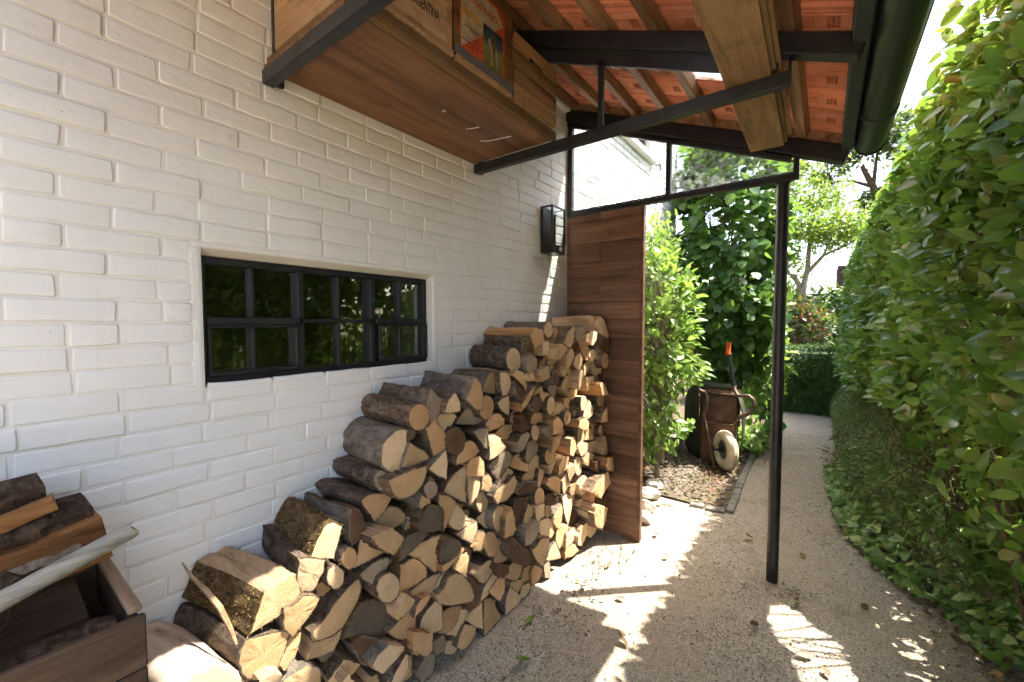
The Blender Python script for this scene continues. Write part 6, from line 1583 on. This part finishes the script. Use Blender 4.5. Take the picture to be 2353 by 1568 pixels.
bush('leafy_sapling', 'thin sapling with pale leaves against the sunlit house wall', 'shrub', (-1.24, 3.95, 0), 'pale', 'leaf_pale', 900, (-1.22, 4.0, 1.75), (.12, .25, .60), (.05, .09), 2, (.1, -.1, .3), 60, 43, .3, 'stem_grey', .010)
bush('low_bed_plant', 'low bright leafy plant at the wheelbarrow foot by the path', 'plant', (-.55, 4.75, 0), 'hazel', 'leaf_pale', 160, (-.56, 4.75, .16), (.10, .28, .13), (.06, .11), 3, (.2, -.2, .1), 40, 44, .3, 'stem_brown', .004)
bush('viburnum_shrub', 'bright leafy shrub right of the hazel, nearest the path', 'shrub', (-.60, 5.75, 0), 'hazel', 'leaf_pale', 900, (-.58, 5.70, 1.05), (.20, .40, .85), (.07, .12), 4, (.1, -.3, -.1), 120, 45, .5, 'stem_brown', .009)
# --- clipped yew hedge closing the path, photinia, hedge and trees beyond
yw = thing('yew_hedge', (-.3, 8.0, 0), 'low clipped dark yew hedge at the end of the path', 'hedge')
n_ = 15000; r2 = np.random.default_rng(6); side = r2.random(n_)
U = np.stack([r2.uniform(-1.7, .75, n_), 7.42 + r2.random(n_) ** 2 * .25 + .02 * np.sin(r2.random(n_) * 6), r2.uniform(.02, .94, n_)], 1)
t_ = side < .40; U[t_, 1] = r2.uniform(7.42, 8.4, t_.sum()); U[t_, 2] = .945 + r2.normal(0, .012, t_.sum())
foliage(yw, 'needle', 'leaf_yew', uw(U), r2.normal(0, .6, (n_, 3)) + np.array((0, -.7, .1)) + np.where(t_[:, None], np.array((0, .5, .6)), 0), r2.normal(0, .4, (n_, 3)) + np.array((0, -.4, .8)), r2.uniform(.035, .075, n_), 0, 4)
q = MB(); q.box((-1.65, 7.62, 0), (.72, 8.3, .88)); q.build('inner_mass', 'leaf_yew', yw)
pb = bush('photinia_bush', 'photinia bush with red young leaves behind the yew hedge', 'bush', (-.28, 9.0, 0), 'small', 'leaf_dark', 1500, (-.28, 9.0, 1.25), (.42, .4, .52), (.08, .13), 4, (0, -.2, .3), 0, 46, .4, 'stem_brown', .012, (0, -.3, .8), False)
n_ = 190; U = r2.normal(0, 1, (n_, 3)); U = U / np.linalg.norm(U, axis=1)[:, None] * (.6 + .4 * r2.random((n_, 1))) * np.array((.38, .3, .45)) + np.array((-.30, 8.8, 1.32))
foliage(pb, 'small', 'leaf_red', uw(U), r2.normal(0, .5, (n_, 3)) + np.array((0, -.2, .6)), r2.normal(0, .4, (n_, 3)) + np.array((0, -.4, .7)), r2.uniform(.08, .13, n_), 0, 47, 'leaf', 'red_shoots')
fh = thing('far_hedge', (-.4, 11.8, 0), 'dark broad-leaved hedge behind the red-tipped photinia', 'hedge')
n_ = 5200; U = np.stack([r2.uniform(-3.5, 2.2, n_), 11.4 + r2.random(n_) ** 2 * .5, r2.random(n_) * 2.15 + .03 * np.sin(r2.random(n_) * 9)], 1)
foliage(fh, 'small', 'leaf_yew', uw(U), r2.normal(0, .6, (n_, 3)) + np.array((0, -.6, .2)), r2.normal(0, .4, (n_, 3)) + np.array((0, -.5, .8)), r2.uniform(.10, .20, n_), 0, 5)
q = MB(); q.box((-3.4, 11.75, 0), (2.1, 12.4, 2.0)); q.build('inner_mass', 'leaf_yew', fh)
def tree(name, label, base, trunk, limbs, kind, mat, clumps, n, sizes, seed, sm='stem_grey'):
    o = thing(name, base, label, 'tree'); r2 = np.random.default_rng(seed)
    q = MB(); q.tube([p[:3] for p in trunk], [p[3] for p in trunk], 9); q.build('trunk', sm, o, smooth=60)
    for l in limbs:
        q = MB(); q.tube([p[:3] for p in l], [p[3] for p in l], 6); q.build('limb', sm, o, smooth=60)
    P = []
    for (c, r_, w_) in clumps:
        m_ = int(n * w_); g_ = r2.normal(0, 1, (m_ // 9 + 1, 3)) * .45; cc = g_ * np.array(r_) + np.array(c); P.append(cc[r2.integers(0, len(cc), m_)] + r2.normal(0, .07, (m_, 3)))
    U = np.vstack(P); m_ = len(U)
    foliage(o, kind, mat, uw(U), r2.normal(0, .7, (m_, 3)) + np.array((0, 0, -.2)), r2.normal(0, .5, (m_, 3)) + np.array((0, -.2, .7)), r2.uniform(sizes[0], sizes[1], m_), 0, seed, 'leaf', 'crown')
tree('robinia_tree', 'slender tree with yellow-green crown beyond the yew hedge', (-.40, 10.2, 0), [(-.40, 10.2, 0, .085), (-.385, 10.2, 1.0, .075), (-.39, 10.2, 1.75, .07), (-.37, 10.2, 2.02, .065)],
     [[(-.38, 10.2, 1.98, .05), (-.55, 10.15, 2.35, .035), (-.72, 10.1, 2.65, .02), (-.9, 10.1, 3.1, .01)], [(-.37, 10.2, 2.0, .055), (-.30, 10.2, 2.4, .045), (-.28, 10.2, 3.0, .03), (-.2, 10.2, 3.6, .012)], [(-.33, 10.2, 2.3, .04), (-.05, 10.15, 2.65, .03), (.30, 10.1, 2.80, .015), (.6, 10.1, 3.0, .006)], [(-.05, 10.15, 2.65, .02), (.1, 10.1, 3.1, .012), (.2, 10.1, 3.6, .006)]],
     'small', 'leaf_robinia', [((-.15, 10.1, 3.15), (.55, .7, .38), .40), ((.35, 10.0, 3.05), (.45, .6, .30), .25), ((-.70, 10.0, 3.15), (.30, .5, .40), .10), ((-.62, 10.2, 4.35), (.50, .6, .35), .25), ((-.85, 10.6, 2.6), (.45, .6, .55), .35), ((-.2, 10.8, 3.9), (.6, .6, .4), .3)], 5200, (.06, .12), 51)
tree('dark_tree', 'dark open-crowned tree rising above the laurel hedge far behind', (1.35, 15.0, 0), [(1.35, 15, 0, .16), (1.3, 15, 2.5, .14), (1.20, 15, 4.2, .10), (.95, 15, 5.0, .08), (.70, 15, 5.6, .05)],
     [[(1.2, 15, 4.2, .07), (1.5, 15, 5.2, .05), (1.6, 15, 6.2, .02)], [(.95, 15, 5.0, .05), (.5, 15, 5.25, .03), (.1, 15, 5.3, .012)], [(.95, 15, 5.0, .05), (1.0, 15, 5.8, .03), (1.1, 15, 6.5, .012)], [(1.1, 15, 4.6, .035), (.7, 15, 4.6, .02), (.4, 15, 4.55, .008)]],
     'small', 'leaf_dark', [((.25, 15, 6.1), (.55, .8, .45), .22), ((1.2, 15, 6.3), (.7, .9, .55), .30), ((-.15, 15, 5.45), (.40, .6, .22), .10), ((.95, 15, 4.65), (.35, .6, .25), .12), ((1.9, 15, 5.8), (.6, .8, .6), .26)], 4200, (.12, .22), 52, 'stem_brown')
hb = thing('brick_house', (.6, 21, 0), 'distant dark brick house corner glimpsed left of the laurel hedge', 'house')
q = MB(); q.box((.36, 20.5, 0), (3.0, 23.5, 3.45)); q.build('wall', 'brick_red', hb)
q = MB(); q.box((.35, 20.49, 3.4505), (3.01, 23.51, 3.52)); q.build('roof', 'roof_grey', hb)

# ---------------------------------------------------------------- gravel grit, litter and fallen leaves
def scatter_rocks(name, mat, n, rmin, rmax, region, seed, label, flat_=.6):
    r2 = np.random.default_rng(seed); base = np.array([(1, 0, 0), (-1, 0, 0), (0, 1, 0), (0, -1, 0), (0, 0, 1), (0, 0, -1)], float); fc = np.array([(0, 2, 4), (2, 1, 4), (1, 3, 4), (3, 0, 4), (2, 0, 5), (1, 2, 5), (3, 1, 5), (0, 3, 5)])
    P = region(r2, n); n = len(P); sz = r2.uniform(rmin, rmax, n) * (1 + (r2.random(n) < .03) * .8); a = r2.uniform(0, 6.28, n); V = base[None] * (sz[:, None, None] * r2.uniform(.7, 1.3, (n, 6, 1))); V[:, :, 2] *= flat_
    x = V[:, :, 0] * np.cos(a)[:, None] - V[:, :, 1] * np.sin(a)[:, None]; yv = V[:, :, 0] * np.sin(a)[:, None] + V[:, :, 1] * np.cos(a)[:, None]; V = np.stack([x, yv, V[:, :, 2]], 2) + P[:, None]
    F = (fc[None] + (np.arange(n) * 6)[:, None, None]).reshape(-1, 3)
    me = bpy.data.meshes.new(name); me.from_pydata(V.reshape(-1, 3).tolist(), [], F.tolist()); me.materials.append(M[mat]); o = bpy.data.objects.new(name, me); col.objects.link(o); tag(o, label, kind='stuff'); return o
def path_region(r2, n):
    y = .9 + r2.random(n) ** 1.5 * 5.2; x = r2.uniform(-1.12, .75, n); k = ~((x < -.52) & (y > 3.2)); return uw(np.stack([x, y, np.full(n, .001)], 1))[k]
scatter_rocks('gravel_grit', 'pebble', 15000, .0022, .0052, path_region, 61, 'loose pale grit of the gravel path')
scatter_rocks('loose_gravel', 'pebble', 3200, .004, .0085, path_region, 68, 'larger loose stones of the gravel path')
scatter_rocks('dark_grit', 'pebble_dark', 9000, .0018, .0050, path_region, 62, 'dark specks and crumbs scattered on the gravel path')
lr = np.random.default_rng(63)
def litter(name, n, region, mat, sz, seed, label, kind='dead'):
    r2 = np.random.default_rng(seed); P = uw(region(r2, n)); n = len(P); D = r2.normal(0, 1, (n, 3)); D[:, 2] *= .12; Nn = r2.normal(0, .35, (n, 3)) + np.array((0, 0, 1)); R_ = frames(P, D, Nn, r2.uniform(sz[0], sz[1], n))
    em = bpy.data.objects.new(name + '_tmp', None); o = joined_leaves(name, kind, P, R_, mat, None, seed); o.parent = None; tag(o, label, kind='stuff'); return o
def rg_border(r2, n):
    y = r2.uniform(1.6, 5.5, n); e = np.interp(y, [1.5, 2.4, 2.75, 3.0, 3.4, 5.5], [.62, .56, .40, .27, .14, .05]); return np.stack([e + np.abs(r2.normal(0, .10, n)) - .05, y, .008 + r2.random(n) * .014], 1)
def rg_bed(r2, n): return np.stack([r2.uniform(-1.36, -.58, n), r2.uniform(3.26, 6.2, n), .022 + r2.random(n) * .02], 1)
def rg_path(r2, n): y = .95 + r2.random(n) ** 1.4 * 6; x = np.where(r2.random(n) < .5, r2.uniform(-1.1, .4, n), r2.normal(-1.0, .08, n)); return np.stack([x, np.where(x < -.56, np.minimum(y, 3.1), y), np.full(n, .006)], 1)
litter('border_litter', 620, rg_border, 'leaf_dead', (.012, .042), 64, 'brown dead leaves gathered under the ivy edge')
def rg_corner(r2, n): x = .40 + (1 - r2.random(n) ** 2.2) * .45; return np.stack([x, r2.uniform(1.55, 2.75, n), .008 + r2.random(n) * .012], 1)
litter('corner_litter', 340, rg_corner, 'leaf_dead', (.014, .05), 70, 'brown leaf litter on the gravel at the lower right corner')
def rg_stack(r2, n): return np.stack([r2.normal(-.93, .09, n), r2.uniform(1.55, 2.35, n), np.full(n, .007)], 1)
litter('stack_litter', 75, rg_stack, 'leaf_dead', (.010, .032), 71, 'dry leaf scraps lying along the foot of the log stack')
litter('yellow_litter', 60, rg_border, 'leaf_yellowed', (.035, .075), 65, 'yellowed fallen laurel leaves under the hedge edge')
litter('bed_litter', 2200, rg_bed, 'leaf_dead', (.015, .05), 66, 'dead leaves and bark chips covering the bed')
litter('post_debris', 45, lambda r2, n: np.stack([-.10 + r2.normal(0, .035, n), 2.44 + r2.normal(0, .05, n), .006 + r2.random(n) * .012], 1), 'leaf_dead', (.008, .026), 69, 'small clump of dark debris beside the post foot')
litter('path_crumbs', 420, rg_path, 'leaf_dead', (.006, .020), 67, 'crumbs of dead leaf scattered over the gravel')
v, f = leaf_mesh('dead'); fl_me = bpy.data.meshes.new('fallen_leaf'); fl_me.from_pydata(v.tolist(), [], f.tolist()); fl_me.polygons.foreach_set('use_smooth', [True] * len(f)); fl_me.materials.append(M['leaf_dead'])
fl_me.attributes.new('tint', 'FLOAT', 'POINT'); gl_me = fl_me.copy(); gl_me.materials[0] = M['leaf_pale']
FL = [(-.615, 1.62, .040, 'curled tan leaf in the sunlit tip of gravel', 0), (-.35, 1.52, .030, 'brown crumpled leaf in shade left of the bright strip', 0), (-.20, 2.10, .036, 'dark curled leaf just left of the light patches', 0), (-.07, 2.36, .032, 'dry leaf on gravel right of the post foot', 0),
      (.00, 2.02, .045, 'red-brown leaf lying in the right light patch', 0), (.05, 1.93, .030, 'small brown leaf at the lower light patch', 0), (-.32, 2.93, .042, 'curled brown leaf on the path behind the post', 0), (-.82, 2.62, .035, 'orange-brown leaf on sunlit gravel near the panel foot', 0),
      (-.92, 2.08, .045, 'dark leaf heap on sunlit gravel before the stack', 0), (-.78, 1.88, .034, 'brown leaf inside the post shadow band', 0), (-.95, 1.87, .035, 'reddish leaf on the sunlit gravel beside the logs', 0), (-.90, 1.33, .050, 'pale green leaf on the gravel at bottom centre', 1), (-1.03, 1.55, .048, 'green-brown leaf lying against the stack foot', 1),
      (-.57, 1.45, .036, 'brown leaf on shaded gravel right of the bright strip', 0), (-.70, 2.36, .03, 'small leaf on bright gravel beside the shadow edge', 0), (.20, 2.55, .035, 'brown leaf on the path below the ivy', 0), (-.05, 2.85, .03, 'dry leaf on the path right behind the post', 0)]
for i, (x, y, s_, l, g_) in enumerate(FL):
    o = bpy.data.objects.new('fallen_leaf', gl_me if g_ else fl_me); col.objects.link(o); o.location = W(x, y, .012); o.scale = (s_ * S * 1.5,) * 3; o.rotation_euler = (lr.uniform(-.4, .4), lr.uniform(-.5, .5), lr.uniform(0, 6.28)); tag(o, l, 'leaf', 'fallen leaves on the gravel')
for o in list(bpy.data.objects):
    if '_o' in o: del o['_o']
for m_ in list(bpy.data.meshes):
    if m_.users == 0: bpy.data.meshes.remove(m_)
